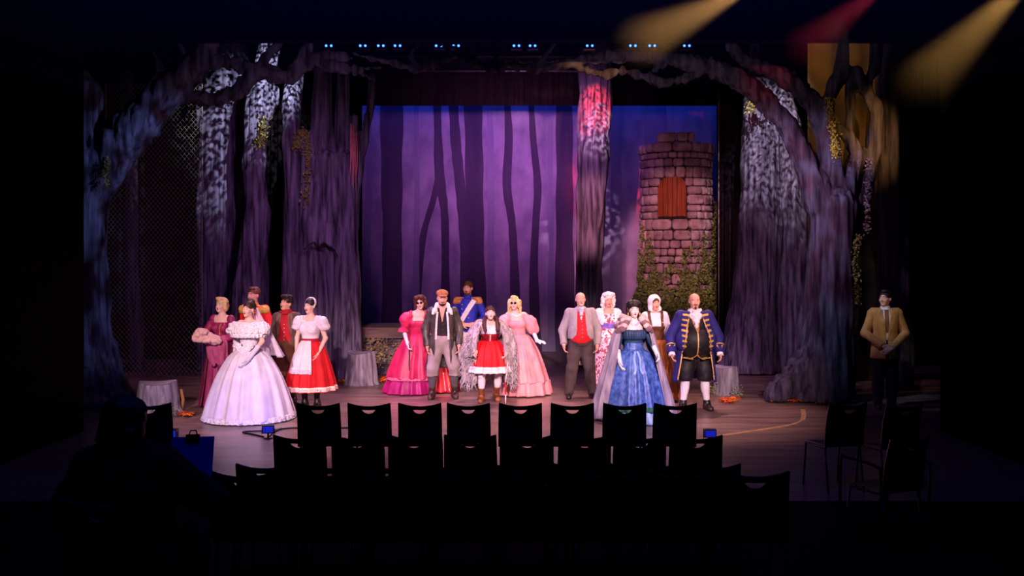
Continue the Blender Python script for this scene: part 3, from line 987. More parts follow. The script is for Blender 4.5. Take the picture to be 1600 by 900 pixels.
for k in range(npl):
    xa = WX0 + .02 + (WX1 - WX0 - .04) * k / npl
    xb = WX0 + .02 + (WX1 - WX0 - .04) * (k + 1) / npl - .008
    c, hw = (WX0 + WX1) / 2, (WX1 - WX0) / 2 + .03
    zz = [WZC + (WZT - WZC) * math.sqrt(max(0, 1 - ((x - c) / hw) ** 2)) for x in (xa, xb)]
    y0, y1 = [-math.sqrt(RT ** 2 - x * x) + .03 for x in (xa, xb)]
    v = [(xa, y0, WZ0), (xb, y1, WZ0), (xb, y1, zz[1]), (xa, y0, zz[0])]
    v += [(p[0], p[1] + .05, p[2]) for p in v]
    meshobj('shutter_plank', v, [[0, 1, 2, 3], [4, 7, 6, 5], [0, 4, 5, 1], [1, 5, 6, 2], [2, 6, 7, 3], [3, 7, 4, 0]], M_SHUT, tw, False)
g = random.Random(21)
pts, nn = [], []
for k in range(24000):
    a = g.uniform(-R(92), R(92))
    zz = g.uniform(0, 3.5)
    lim = 2.15 + .95 * max(0, a - .1) + .5 * max(0, -a - .4) + .25 * math.sin(a * 5 + 1) + .2 * math.sin(a * 13)
    if zz > lim * g.uniform(.55, 1.12):
        continue
    if zz > 1.6 and math.sin(a * 9 + zz * 4) + math.sin(zz * 9 - a * 6) < g.uniform(-1.6, .3):
        continue
    bl = RT + .035 + g.uniform(0, .10) * (1 if zz < 1.5 else .4)
    pts.append((bl * math.sin(a) * (1 + .10 * max(0, 1.9 - zz) * abs(math.sin(a))), -bl * math.cos(a), zz))
    nn.append((math.sin(a), -math.cos(a), .2))
o = leaf_mesh('ivy', pts, nn, .06, M_IVY, seed=5)
o.location = tw.location
tag(o, 'dense green ivy climbing the lower half of the stone tower', 'ivy', None, 'stuff')

# ---- lighting bars and blue lanterns above the stage
M_METAL = mat('black_metal', '141418', '1e1e24', .45, (9, 9, 9), metal=.6)
M_PIPE = mat('steel_pipe', '3a3a42', '55555e', .35, (9, 9, 9), metal=.8)
DL = 17.2
zl = P(0, 72, DL).z
def pipe(d, py, x0, x1, label):
    a, b = P(x0, py, d), P(x1, py, d)
    o = empty('lighting_bar', a)
    MB().tube([a - a, b - a], .027, 10).build('pipe', M_PIPE, o, True)
    for t in (.04, .35, .65, .96):
        MB().tube([(b - a) * t, (b - a) * t + Vector((0, 0, 9.2 - a.z))], .006, 6).build('hanger', M_METAL, o, True)
    tag(o, label, 'lighting bar', 'lighting bars over the stage')
pipe(DL, 60, 470, 1130, 'dark steel lighting bar carrying the row of blue lanterns')
pipe(19.6, 111, 548, 1090, 'thin blue lit bar hanging in front of the black border curtain')
pipe(18.6, 88, 560, 1060, 'middle lighting bar seen through the arching branches')
M_LENS = mat('blue_lens', '0a18c0', None, .3, emit=((.02, .10, 1), 9))
def lantern(px):
    q = P(px, 73, DL)
    root = empty('stage_lantern', q)
    tag(root, 'small blue stage lantern hanging on the bar above the arch', 'lantern', 'blue lanterns on the overhead bar')
    MB().box((-.10, -.08, -.05), (.10, .10, .06)).build('housing', M_METAL, root)
    MB().box((-.115, -.01, -.02), (-.10, .02, .15)).box((.10, -.01, -.02), (.115, .02, .15)).box((-.115, -.01, .135), (.115, .02, .15)).build('yoke', M_METAL, root)
    for sx in (-.045, .045):
        MB().tube([(sx, -.084, 0), (sx, -.078, 0)], .022, 10).build('lens', M_LENS, root)
    return root
lx = [515, 568, 596, 622, 686, 713, 807, 832, 921, 988, 1018, 1072]
nth = ['first', 'second', 'third', 'fourth', 'fifth', 'sixth', 'seventh', 'eighth', 'ninth', 'tenth', 'eleventh', 'last']
l0 = lantern(lx[0])
for k, x in enumerate(lx):
    o = l0 if k == 0 else copy_tree(l0)
    o.location = P(x, 73, DL)
    o['label'] = 'small blue stage lantern on the overhead bar, %s from the left' % nth[k]

# ---- blue floor lamps at the stage front
def floor_lamp(px, pyb, label, yaw):
    d = F * HC / (pyb - YH)
    q = P(px, 400, d)
    q.z = 0
    root = empty('floor_lamp', q, yaw)
    tag(root, label, 'lamp', 'small floor lamps along the stage front')
    MB().tube([(0, 0, 0), (0, 0, .012)], .055, 16).build('foot', M_METAL, root)
    MB().tube([(0, 0, .012), (0, 0, .07)], .012, 8).build('stem', M_METAL, root)
    h = MB().box((-.075, -.045, .07), (.075, .045, .17)).build('housing', M_METAL, root)
    MB().box((-.062, -.050, .082), (.062, -.045, .158)).build('glass', mat('blue_glass', '1420d0', '2030e0', .25, (3, 3, 3), spec=.6, emit=((.01, .03, .9), .22)), h)
    lo_ = spot('floor_lamp_beam', q + Vector((0, .06, .14)), q + Vector((-.35, 1.5, .30)), 26, (.10, .12, 1), 60, .8, .03)
    lo_.parent = root
    lo_.matrix_parent_inverse = Matrix.Translation(q).inverted()
    for s in (-1, 1):
        MB().box((s * .078 - .003, -.01, .05), (s * .078 + .003, .01, .13)).build('bracket', M_METAL, root)
floor_lamp(268, 692, 'small blue floor lamp beside the left front stump', 0)
floor_lamp(419, 685, 'small floor lamp on the floor below the white ball gown', .2)
floor_lamp(1109, 692, 'small bright blue floor lamp right of the front chairs', 0)
S = [P(440, 671, 12.75), P(425, 672, 12.6), P(380, 676, 12.5), P(398, 682, 12.3), P(412, 684, 12.15)]
S2 = [P(418, 684, 12.1), P(440, 673, 12.7), P(500, 671, 12.8), P(600, 672, 12.75)]
for pp, lb in ((S, 'loop of black cable beside the floor lamp below the white gown'), (S2, 'black cable running right from the floor lamp under the chairs')):
    c = crom([(p.x, p.y, .012) for p in pp], 24)
    b0 = Vector(c[0])
    o = MB().tube([Vector(q) - b0 for q in c], .011, 6).build('power_cable', M_METAL, None, True)
    o.location = b0
    tag(o, lb, 'cable', 'black floor cables')

# ---- lit deck edge at right, its light put into a tan strip
pts = crom([(p[0], p[1], 0) for p in ((1085, 688), (1125, 681), (1180, 673), (1225, 666), (1250, 659), (1256, 650), (1254, 640))], 40)
v, f = [], []
for k, (x, y, _) in enumerate(pts):
    d = F * HC / (y - YH)
    c = P(x, y, d)
    t = pts[min(k + 1, 39)] - pts[max(k - 1, 0)]
    side = Vector((0, 1, 0)) if abs(t[0]) > abs(t[1]) else Vector((1, 0, 0))
    wd = .035
    for z_ in (0, .006):
        for s in (-1, 1):
            q = c + side * wd * s
            v.append((q.x, q.y, z_))
for k in range(39):
    a, b = k * 4, k * 4 + 4
    f += [[a + 2, a + 3, b + 3, b + 2], [a, a + 2, b + 2, b], [a + 3, a + 1, b + 1, b + 3]]
o = meshobj('trim_1', v, f, M_LITEDGE, None, False)
struct(o, 'tan strip coloured as a lit deck edge, curving across the floor at right')

# ---- thin stage haze hanging in front of the header
hz = boxobj('haze', (-5.58, 8.1, 3.9), (5.58, 12.34, 8.9), None)
hz.data.materials.clear()
mh = bpy.data.materials.new('stage_haze')
mh.use_nodes = True
mh.node_tree.nodes.clear()
ov = mh.node_tree.nodes.new('ShaderNodeOutputMaterial')
vsn = mh.node_tree.nodes.new('ShaderNodeVolumeScatter')
vsn.inputs['Color'].default_value = (1, 1, 1, 1)
vsn.inputs['Density'].default_value = .06
vsn.inputs['Anisotropy'].default_value = 0.0
tcn = mh.node_tree.nodes.new('ShaderNodeTexCoord')
spn = mh.node_tree.nodes.new('ShaderNodeSeparateXYZ')
mrn = mh.node_tree.nodes.new('ShaderNodeMapRange')        # the haze thins out downwards
mrn.interpolation_type = 'SMOOTHSTEP'
mrn.inputs[1].default_value, mrn.inputs[2].default_value = .1, 1.2
mrn.inputs[3].default_value, mrn.inputs[4].default_value = 0.0, .06
mh.node_tree.links.new(tcn.outputs['Object'], spn.inputs[0])
mh.node_tree.links.new(spn.outputs['Z'], mrn.inputs[0])
mh.node_tree.links.new(mrn.outputs[0], vsn.inputs['Density'])
mh.node_tree.links.new(vsn.outputs[0], ov.inputs['Volume'])
hz.data.materials.append(mh)
tag(hz, 'thin haze catching the amber light beams at upper right', 'haze', None, 'stuff')

# ================================================================== PEOPLE
M_SKIN = mat('skin', 'cc957e', 'd4a08a', .55, (6, 6, 6), spec=.3)
M_SKINP = mat('skin_powdered', 'd8ac9c', 'dfb6a6', .55, (6, 6, 6), spec=.3)
M_EYEW = mat('eye_white', 'e8e0e0', None, .4)
M_EYED = mat('eye_dark', '1a100c', None, .3)
M_MOUTH = mat('mouth_inside', '38080c', None, .6)
M_LIP = mat('lips_natural', 'b0605c', None, .5)
M_LIPR = mat('lips_red', 'b01830', None, .4)
M_GOLD = mat('gold_braid', 'b88a3a', 'e0b860', .45, (60, 60, 60), metal=.25, bump=.3)
M_WHITE = cloth('cfc9d0', 'ddd8dc')
M_GLASS = mat('sunglass_lens', '08080a', None, .15, spec=.6)
M_LEATHER = mat('black_leather', '16120f', '241d18', .4, (12, 12, 12), spec=.5)
VB = .0085                                         # body resolution

def hairmat(c1, c2):
    return mat('hair_%s' % c1, c1, c2, .55, (40, 40, 8), spec=.4, bump=.4, bscale=(90, 90, 18))

def zb(z0, z1):
    return lambda X, Y, Z: np.maximum(z0 - Z, Z - z1)
def both(*fs):
    def g(X, Y, Z):
        o = fs[0](X, Y, Z)
        for q in fs[1:]:
            o = np.maximum(o, q(X, Y, Z))
        return o
    return g
def open_front(zs, ws, y0=0.0, cx=0.0):
    """cuts a front opening whose half width ws varies with the heights zs"""
    return lambda X, Y, Z: -np.maximum(np.abs(X - cx) - np.interp(Z, zs, ws), Y - y0)

class Person:
    def __init__(s, label, px, d, H, yaw=0, sex='f', w=1.0, belly=0.0, head=(0, 0, 0), lean=(0, 0), drop=0.0,
                 armL=None, armR=None, feet=None, knees=None, skin=None, mouth=.3, lips=None, brow='2a1a14', hs=None,
                 handL=None, handR=None, curl=.55, name='person', face=True, chin=(0, 0, 0), loc=None):
        s.H, s.sex, s.w = H, sex, w
        k = s.k = H / 1.75
        s.lean, s.drop = lean, drop
        s.skin = skin or M_SKIN
        x = P(px, 400, d)
        s.root = empty(name, loc or (x.x, d, 0), R(yaw))
        s.label = label
        tag(s.root, label, 'person', 'people on the stage' if loc is None else None)
        f = sex == 'f'
        sh = (.150 if f else .172) * (w * .6 + .4) * k
        U = s.U
        s.sh = sh
        pr = []
        # torso
        pr += [ell('pelvis', U(0, .01, .93), ((.158 if f else .150) * w * k, .112 * w * k, .12 * k), .05),
               ell('torso', U(0, 0, 1.08), ((.112 if f else .132) * w * k, .092 * w * k, .15 * k), .06),
               ell('torso', U(0, .005, 1.27), ((.140 if f else .160) * w * k, .105 * w * k, .17 * k), .06),
               cap('torso', U(-sh / k * .82, .01, 1.415), U(sh / k * .82, .01, 1.415), .052 * k, None, .06),
               cap('torso', U(0, .012, 1.40), U(0, .008, 1.47), .075 * k, .055 * k, .05)]
        if f:
            for q in (-1, 1):
                pr.append(ell('torso', U(q * .068, -.078, 1.265), (.062 * k, .055 * k, .06 * k), .04))
        if belly:
            pr.append(ell('torso', U(0, -.06 - belly * .4, 1.04), ((.15 + belly * .6) * w * k, .12 + belly * .7, .2 * k), .08))
        pr.append(cap('neck', U(0, .012, 1.44), U(0, -.004, 1.56), (.045 if f else .055) * k, (.044 if f else .053) * k, .03))
        # legs
        feet = feet or ((-.10, 0), (.10, 0))
        for i, (tg, q) in enumerate((('L', -1), ('R', 1))):
            fx, fy = feet[i]
            hip = U(q * .085, .01, .90)
            kn = knees[i] if knees else (hip[0] * .5 + fx * .5 + q * .005, hip[1] * .5 + fy * .5 - .025, .49 * k)
            an = np.array((fx, fy + .03, .085))
            kn = np.array(kn)
            pr += [cap('thigh' + tg, hip, kn, .083 * k * (w * .5 + .5), .056 * k, .04),
                   cap('calf' + tg, kn, an, .054 * k, .036 * k, .03),
                   ell('calf' + tg, kn * .68 + an * .32 + np.array((0, .022, 0)), (.05 * k, .05 * k, .11 * k), .04),
                   cap('foot' + tg, an + np.array((0, .02, -.045)), (fx + q * .02, fy - .15, .032), .04, .033, .03),
                   cap('foot' + tg, an, an + np.array((0, 0, -.04)), .038, .04, .03)]
        # arms and hands
        s.wr = {}
        for tg, q, arm, hd in (('L', -1, armL, handL), ('R', 1, armR, handR)):
            S = U(q * sh / k, .01, 1.405)
            el, wr = arm if arm else ((q * .245 * k * (w * .6 + .4), .04, 1.12 * k), (q * .265 * k * (w * .6 + .4), -.06, .87 * k))
            el, wr = np.array(el, float), np.array(wr, float)
            s.wr[tg] = wr
            a1, a2, a3 = (.043, .036, .026) if f else (.050, .041, .030)
            ww = w * .5 + .5
            pr += [cap('uarm' + tg, S, el, a1 * k * ww, a2 * k * ww, .03), cap('farm' + tg, el, wr, a2 * k * ww, a3 * k, .02),
                   ell('uarm' + tg, S, .046 * k * ww, .03)]
            dr = (wr - el) if hd is None else np.array(hd[0], float)
            dr /= np.linalg.norm(dr)
            nm = np.array((-q, -.25, 0)) if hd is None or len(hd) < 2 else np.array(hd[1], float)
            nm = nm - dr * (nm @ dr)
            nm /= np.linalg.norm(nm)
            sd = np.cross(dr, nm) * (1 if q > 0 else -1)          # thumb side
            if sd @ np.array((0, -1, .15)) < 0:
                sd = -sd
            hk = k * (.94 if f else 1.02)
            Rm = Matrix(np.stack([sd, nm, dr], 1).tolist())
            e = ell('hand' + tg, wr + dr * .048 * hk, (.040 * hk, .017 * hk, .055 * hk), .012)
            e['Rm'] = np.array(Rm)
            pr.append(e)
            pr.append(cap('hand' + tg, wr - dr * .01, wr + dr * .03, a3 * k * .95, .024 * hk, .015))
            cu = curl
            for j, (o_, ln) in enumerate(((.030, .072), (.010, .082), (-.010, .076), (-.029, .060))):
                b0 = wr + dr * .092 * hk + sd * o_ * hk
                d1 = dr * math.cos(cu * .8) + nm * math.sin(cu * .8)
                d2 = dr * math.cos(cu * 2.0) + nm * math.sin(cu * 2.0)
                b1 = b0 + d1 * ln * .5 * hk
                b2 = b1 + d2 * ln * .5 * hk
                pr += [cap('hand' + tg, b0 - dr * .015, b1, .0092 * hk, .0088 * hk, .004), cap('hand' + tg, b1, b2, .0088 * hk, .0078 * hk, .003)]
            t0 = wr + dr * .028 * hk + sd * .030 * hk
            t1 = t0 + (sd * .55 + dr * .75 + nm * .25) * .042 * hk
            t2 = t1 + (sd * .15 + dr * .85 + nm * .45) * .034 * hk
            pr += [cap('hand' + tg, t0, t1, .0125 * hk, .0105 * hk, .006), cap('hand' + tg, t1, t2, .0105 * hk, .0085 * hk, .003)]
        # head
        s.hs = hs or (.97 if f else .99)
        hc = U(0, -.012, 1.628)
        s.M = Matrix.Translation(Vector(hc)) @ Euler((R(head[1]), R(head[2]), R(head[0])), 'XYZ').to_matrix().to_4x4() @ Matrix.Scale(s.hs * k, 4)
        M = s.M
        jw = .056 if f else .065
        pr += [ell('head', (0, .016, .026), (.079, .096, .084), .02, M), ell('head', (0, -.022, -.042), (jw, .066, .074), .03, M),
               ell('head', (0, -.062, -.098), (.024 if f else .030, .022, .02), .03, M)]
        for q in (-1, 1):
            pr += [ell('head', (q * .036, -.062, -.03), (.026, .024, .026), .02, M),
                   ell('head', (q * .078, .012, -.012), (.010, .020, .030), .006, M),
                   ell('head', (q * .031, -.104, .006), (.019, .016, .012), .008, M, 'sub')]
        pr += [hcap('head', M, (0, -.082, .012), (0, -.100, -.030), .0085, .011, .01), hcap('head', M, (-.012, -.094, -.033), (.012, -.094, -.033), .008, None, .006),
               hcap('head', M, (-.04, -.074, .024), (.04, -.074, .024), .010, None, .012)]
        s.pr = pr
        s.bvh = []
        v, fc = sdf(pr, VB)
        meshobj('body', v, fc, s.skin, s.root)
        s.body = (v, fc)
        if face:
            s.face(mouth, lips or (M_LIPR if f else M_LIP), brow)

    def U(s, x, y, z):
        k = s.k
        t = max(0.0, (z - .95)) / .5
        return np.array((x * k + s.lean[0] * t, y * k + s.lean[1] * t, z * k - s.drop - .1 * t * abs(s.lean[1])))

    def face(s, mouth, lips, brow):
        M = s.M
        eb = mat('brow_' + brow, brow, None, .8)
        for q in (-1, 1):
            mb = MB().ball((q * .031, -.083, .006), (.0125, .007, .0055), 10, 7, M)
            n = len(mb.f)
            mb.ball((q * .031, -.0875, .006), (.0055, .0040, .0052), 8, 5, M)
            meshobj('eye', mb.v, mb.f, [M_EYEW, M_EYED], s.root, True, [0] * n + [1] * (len(mb.f) - n))
            mb = MB().tube([M @ Vector((q * .014, -.0895, .0285)), M @ Vector((q * .032, -.0895, .031)), M @ Vector((q * .052, -.074, .025))], [.0026 * s.k, .003 * s.k, .002 * s.k], 6)
            mb.build('eyebrow', eb, s.root, True)
        o = .002 + mouth * .012
        MB().ball((0, -.081, -.062 - o * .4), (.019 - mouth * .003, .010, .0055 + o), 12, 8, M).build('lips', lips, s.root, True)
        if mouth > .05:
            MB().ball((0, -.0865, -.062 - o * .4), (.0125, .0062, o), 12, 8, M).build('open_mouth', M_MOUTH, s.root, True)

    def part(s, name, tags, m, infl=.012, keep=None, extra=(), vox=.0095, disp=0, ds=20, only_extra=False):
        tags = tuple(tags.split()) if isinstance(tags, str) else tags
        pr = [] if only_extra else [p for p in s.pr if p['tag'] in tags and p['op'] == 'add']
        e2 = []
        for p in extra:                       # extra shapes are given at their final size
            p = dict(p)
            if p['op'] == 'add':
                if p['t'] == 'c':
                    p['ra'] -= infl; p['rb'] -= infl
                else:
                    p['r'] = np.maximum(p['r'] - infl, .002)
            e2.append(p)
        v, f = sdf(pr + e2, vox, infl, keep)
        if disp:
            v = v + vnormals(v, f) * ((vnoise(v * ds + 5) - .5) * 2 * disp)[:, None]
        s.addbvh(v, f)
        return meshobj(name, v, f, m, s.root)

    def addbvh(s, v, f):
        s.bvh.append(BVHTree.FromPolygons([tuple(x) for x in np.asarray(v).tolist()], f.tolist() if isinstance(f, np.ndarray) else f))

    def loft(s, name, mt, sec, smooth=True, **kw):
        v, f = loft(sec, **kw)
        s.addbvh(v, f)
        return meshobj(name, v, f, mt, s.root, smooth)

    def hair(s, style, m, disp=.004, ds=45, name='hair', vox=.0085):
        M = s.M
        E = lambda c, r, op='add', k=.012: ell('h', c, r, k, M, op)
        C = lambda a, b, ra, rb=None: hcap('h', M, a, b, ra, rb, .015)
        pr = [E((0, .020, .042), (.086, .104, .094))]
        cut = [E((0, -.098, -.030), (.068, .070, .082), 'sub'), E((0, -.02, -.13), (.10, .085, .075), 'sub')]
        if style == 'short':
            cut = [E((0, -.10, -.032), (.074, .062, .088), 'sub'), E((0, -.06, -.12), (.12, .13, .10), 'sub'), E((0, .05, -.15), (.12, .12, .085), 'sub'),
                   E((-.09, -.02, -.03), (.03, .05, .04), 'sub'), E((.09, -.02, -.03), (.03, .05, .04), 'sub')]
            pr += [E((.01, -.05, .105), (.055, .04, .028))]
        elif style == 'quiff':
            cut = [E((0, -.105, -.030), (.072, .062, .084), 'sub'), E((0, -.06, -.12), (.12, .13, .10), 'sub'), E((0, .05, -.15), (.12, .12, .085), 'sub')]
            pr += [E((-.03, -.06, .105), (.055, .045, .035)), E((.03, -.05, .112), (.05, .045, .035)), E((0, .02, .12), (.07, .07, .03))]
        elif style == 'updo':
            pr += [E((0, .06, .115), (.058, .055, .05)), E((0, .10, .05), (.055, .045, .06))]
        elif style == 'headband':
            pr += [E((0, .07, .02), (.07, .06, .09))]
        elif style == 'wavy':                        # chin length blonde
            for q in (-1, 1):
                pr += [C((q * .075, .0, .05), (q * .088, .01, -.06), .032, .030), C((q * .088, .01, -.06), (q * .080, .0, -.115), .030, .018)]
            pr += [E((-.02, -.05, .105), (.065, .045, .035)), E((0, .06, -.02), (.09, .07, .10))]
        elif style == 'ringlets':                    # long curled wig
            for q in (-1, 1):
                for (x, y, z0, z1, r) in ((.084, -.03, .05, -.15, .026), (.100, .015, .04, -.17, .028), (.085, .06, .03, -.18, .03), (.05, .09, .03, -.18, .03)):
                    pr.append(C((q * x, y, z0), (q * x * 1.08, y - .005, z1), r, r * .8))
            pr += [E((0, -.035, .108), (.07, .05, .035)), E((0, .06, .0), (.08, .06, .10))]
        elif style == 'bouffant':
            pr = [E((0, .030, .075), (.112, .112, .088)), E((0, .07, .0), (.095, .07, .10))]
            for q in (-1, 1):
                pr += [C((q * .088, .01, .05), (q * .085, .03, -.11), .030, .022), E((q * .05, -.04, .105), (.055, .05, .045))]
        elif style == 'bigwig':
            pr = [E((0, .030, .070), (.112, .115, .10)), E((0, .07, -.02), (.10, .075, .12))]
            for q in (-1, 1):
                pr += [C((q * .095, .0, .07), (q * .105, .01, -.08), .040, .034), C((q * .10, .01, -.08), (q * .085, .02, -.13), .034, .025), E((q * .05, -.045, .115), (.06, .05, .045))]
        elif style == 'pigtails':
            cut = cut[:1]
            cut += [E((0, -.02, -.13), (.075, .07, .06), 'sub')]
            for q in (-1, 1):
                pr += [C((q * .07, .03, -.05), (q * .108, -.02, -.11), .030, .034), C((q * .108, -.02, -.11), (q * .118, -.095, -.20), .036, .036),
                       C((q * .118, -.095, -.20), (q * .108, -.125, -.30), .036, .030), C((q * .108, -.125, -.30), (q * .100, -.12, -.37), .028, .010)]
        elif style == 'curly':
            pr = [E((0, .028, .045), (.102, .11, .096)), E((0, .07, -.02), (.09, .07, .11))]
            for q in (-1, 1):
                pr += [C((q * .088, .0, .05), (q * .095, .01, -.10), .032, .028), E((q * .045, -.05, .10), (.055, .045, .04))]
        elif style == 'audience':
            cut = []
            pr = [E((0, .02, .03), (.112, .12, .105)), E((0, .05, -.07), (.118, .09, .13))]
        elif style == 'fringe':                      # shaved sides of a bald head
            pr = [E((0, .022, .0), (.082, .100, .06))]
            cut = [E((0, -.09, -.03), (.10, .10, .11), 'sub'), E((0, .0, .11), (.12, .14, .09), 'sub'), E((0, .05, -.12), (.12, .14, .07), 'sub')]
        v, f = sdf(pr + cut, vox)
        if disp:
            v = v + vnormals(v, f) * ((vnoise(v * ds + 2) - .5) * 2 * disp)[:, None]
        return meshobj(name, v, f, m, s.root)

    def beard(s, c, full=True):
        M = s.M
        pr = [ell('b', (0, -.055, -.094), (.044 if full else .026, .040, .032), .015, M), hcap('b', M, (-.026, -.086, -.053), (.026, -.086, -.053), .006, None, .004)]
        if full:
            for q in (-1, 1):
                pr.append(hcap('b', M, (q * .06, -.005, -.03), (q * .045, -.05, -.085), .008, .016, .015))
        pr += [ell('b', (0, -.10, -.068), (.016, .025, .009), .004, M, 'sub')]
        v, f = sdf(pr, .006)
        meshobj('beard', v, f, mat('beard_' + c, c, None, .9), s.root)

    def shades(s):
        M = s.M
        mb = MB()
        for q in (-1, 1):
            c = Vector((q * .032, -.105, .008))
            mb.tube([M @ c, M @ (c + Vector((0, -.006, 0)))], .021 * s.k, 14)
            mb.tube([M @ (c + Vector((q * .018, 0, .004))), M @ Vector((q * .08, .0, .01))], .0025, 5)
        mb.tube([M @ Vector((-.012, -.108, .012)), M @ Vector((.012, -.108, .012))], .003, 5)
        mb.build('dark_glasses', M_GLASS, s.root, True)

    def front(s, x, y, z, out=.0):
        """the y of the clothes' front surface at (x, z)"""
        best = None
        for t in s.bvh:
            hit = t.ray_cast(Vector((x, -1.2, z)), Vector((0, 1, 0)), 1.3)
            if hit[0] is not None and (best is None or hit[0].y < best):
                best = hit[0].y
        return y if best is None else best - out

    def buttons(s, pts, m=None, r=.009):
        for p in pts:
            p = (p[0], s.front(*p), p[2])
            MB().ball(p, (r, r * .6, r), 8, 5).build('button', m or M_GOLD, s.root, True)

    def strip(s, name, m, pts, wd, th=.006, nrm=(0, -1, 0), parent=None, proj=True):
        """a flat ribbon along points, pushed out along nrm"""
        mb = MB()
        pts = [Vector(p) for p in pts]
        N = Vector(nrm).normalized()
        v, f = [], []
        if proj:
            q = crom([tuple(p) for p in pts], max(len(pts) * 3, 8))
            pts = [Vector(p) for p in q]
        for i, p in enumerate(pts):
            t = (pts[min(i + 1, len(pts) - 1)] - pts[max(i - 1, 0)])
            t.y = 0 if proj else t.y
            ww = wd if not isinstance(wd, (list, tuple)) else float(np.interp(i / (len(pts) - 1), np.linspace(0, 1, len(wd)), wd))
            b = t.normalized().cross(N).normalized() * ww / 2
            qa, qb = p - b, p + b
            if proj:
                qa.y = s.front(qa.x, qa.y, qa.z) + .003
                qb.y = s.front(qb.x, qb.y, qb.z) + .003
            v += [qa, qb, qb + N * th, qa + N * th]
        for i in range(len(pts) - 1):
            a, c = i * 4, i * 4 + 4
            for e in range(4):
                f.append([a + e, a + (e + 1) % 4, c + (e + 1) % 4, c + e])
        f += [[3, 2, 1, 0], [len(v) - 4 + q for q in range(4)]]
        return meshobj(name, v, f, m, s.root if parent is None else parent, False)

    def shoes(s, m, h=.10, infl=.008, name='shoe'):
        for tg in 'LR':
            s.part(name, ('foot' + tg, 'calf' + tg), m, infl, lambda X, Y, Z: np.maximum(Z - h, -Z + .002))

    def trousers(s, m, infl=.028, z0=.07, z1=1.02, name='trousers', disp=.006):
        s.part(name, 'pelvis thighL thighR calfL calfR', m, infl, zb(z0, z1 * s.k - s.drop), disp=disp, ds=9)

    def sleeve(s, tg, m, infl=.022, end=None, name='sleeve', start='uarm', disp=.004):
        wr = s.wr[tg]
        el = [p for p in s.pr if p['tag'] == 'farm' + tg][0]['a']
        dd = (wr - el) / np.linalg.norm(wr - el)
        L = np.linalg.norm(wr - el) - .005 if end is None else end
        kp = lambda X, Y, Z: (X - el[0]) * dd[0] + (Y - el[1]) * dd[1] + (Z - el[2]) * dd[2] - L
        return s.part(name, ('uarm' + tg, 'farm' + tg), m, infl, kp, disp=disp, ds=14)

    def glove(s, tg, m, up=.16):
        wr = s.wr[tg]
        el = [p for p in s.pr if p['tag'] == 'farm' + tg][0]['a']
        dd = (wr - el) / np.linalg.norm(wr - el)
        kp = lambda X, Y, Z: -((X - wr[0]) * dd[0] + (Y - wr[1]) * dd[1] + (Z - wr[2]) * dd[2] + up)
        return s.part('glove', ('uarm' + tg, 'farm' + tg, 'hand' + tg), m, .004, kp, vox=.007)

    def cuff(s, tg, m, back=.02, ln=.07, r=.055, name='cuff'):
        wr = s.wr[tg]
        el = [p for p in s.pr if p['tag'] == 'farm' + tg][0]['a']
        dd = Vector(wr - el).normalized()
        w0 = Vector(wr)
        return MB().tube([w0 - dd * (back + ln), w0 - dd * back], [r * .92, r], 16).build(name, m, s.root, True)

    def waist(s, z, f=1.0):
        return z * s.k

def jacket(p, m, infl=.03, zs=(0.8, 1.05, 1.35, 1.5), ws=(.10, .07, .05, .06), z0=.95, sleeves=True, name='jacket', y0=.03, top=1.475, disp=.004):
    k = p.k
    p.part(name, 'torso pelvis', m, infl, both(zb(z0 * k - p.drop, top * k), open_front([z * k for z in zs], ws, y0, 0)), disp=disp, ds=10)
    if sleeves:
        for tg in 'LR':
            p.sleeve(tg, m, infl - .014)

# ================================================================== THE CAST, from left to right
# ---- 1 woman in burgundy with a bundled baby
BURG = cloth('7a1a48', '982858', .5, 10, .3)
p = Person('blonde woman in burgundy off-shoulder gown cradling a bundled baby, far left of the cast', 347, 14.75, 1.66, -14, head=(-12, -2, 4), mouth=.5, skin=M_SKINP,
           armL=((-.27, -.03, 1.10), (-.13, -.27, 1.02)), armR=((.26, -.05, 1.08), (.0, -.30, .97)), handL=((-.3, -.3, .1), (0, .6, 1)), handR=((-1, -.2, .12), (0, .7, .7)), curl=.5, brow='5a4028')
p.hair('wavy', hairmat('b8905a', 'e0c08a'))
p.part('bodice', 'torso', BURG, .012, zb(1.02, 1.285), disp=.003)
for tg, q in (('L', -1), ('R', 1)):
    p.part('sleeve', 'uarm' + tg, BURG, .028, lambda X, Y, Z: np.maximum(Z - 1.30, 1.06 - Z), disp=.008)
    p.sleeve(tg, BURG, .016, None, 'lower_sleeve').name = 'lower_sleeve'
SK = [(1.08, .13, .115, 0, 0), (.98, .185, .17, 0, .01), (.7, .25, .23, 0, .02), (.35, .30, .28, 0, .03), (.015, .34, .33, 0, .04)]
p.loft('skirt', BURG, SK, folds=13, amp=(.02, .07), m=26, n=110)
SO = [(z, rx + .02, ry + .02, cx, cy) for z, rx, ry, cx, cy in SK[:4]] + [(.02, .375, .365, 0, .04)]
p.loft('overskirt', cloth('5e1034', '761a44', .5, 10, .3), SO, folds=9, amp=(.01, .05), a0=28, a1=332, m=26, n=90)
for q in (-1, 1):
    p.strip('gold_trim', M_GOLD, [(q * (.09 + .07 * t), -.155 - .235 * t + .02 * t * t, 1.0 - .96 * t) for t in np.linspace(0, 1, 10)], .022, .01)
p.strip('neck_trim', M_GOLD, [(.045, -.155, 1.27), (.035, -.17, 1.2), (.02, -.14, 1.1)], .016, .006)
SHAWL = cloth('9a3a60', 'b05878', .8, 12, .3)
p.part('shawl', (), SHAWL, .01, None, [cap('s', (-.26, -.10, 1.08), (-.02, -.28, 1.00), .055, .06, .05), cap('s', (-.02, -.28, 1.00), (.25, -.05, 1.08), .06, .05, .05)], disp=.014, ds=22, only_extra=True)
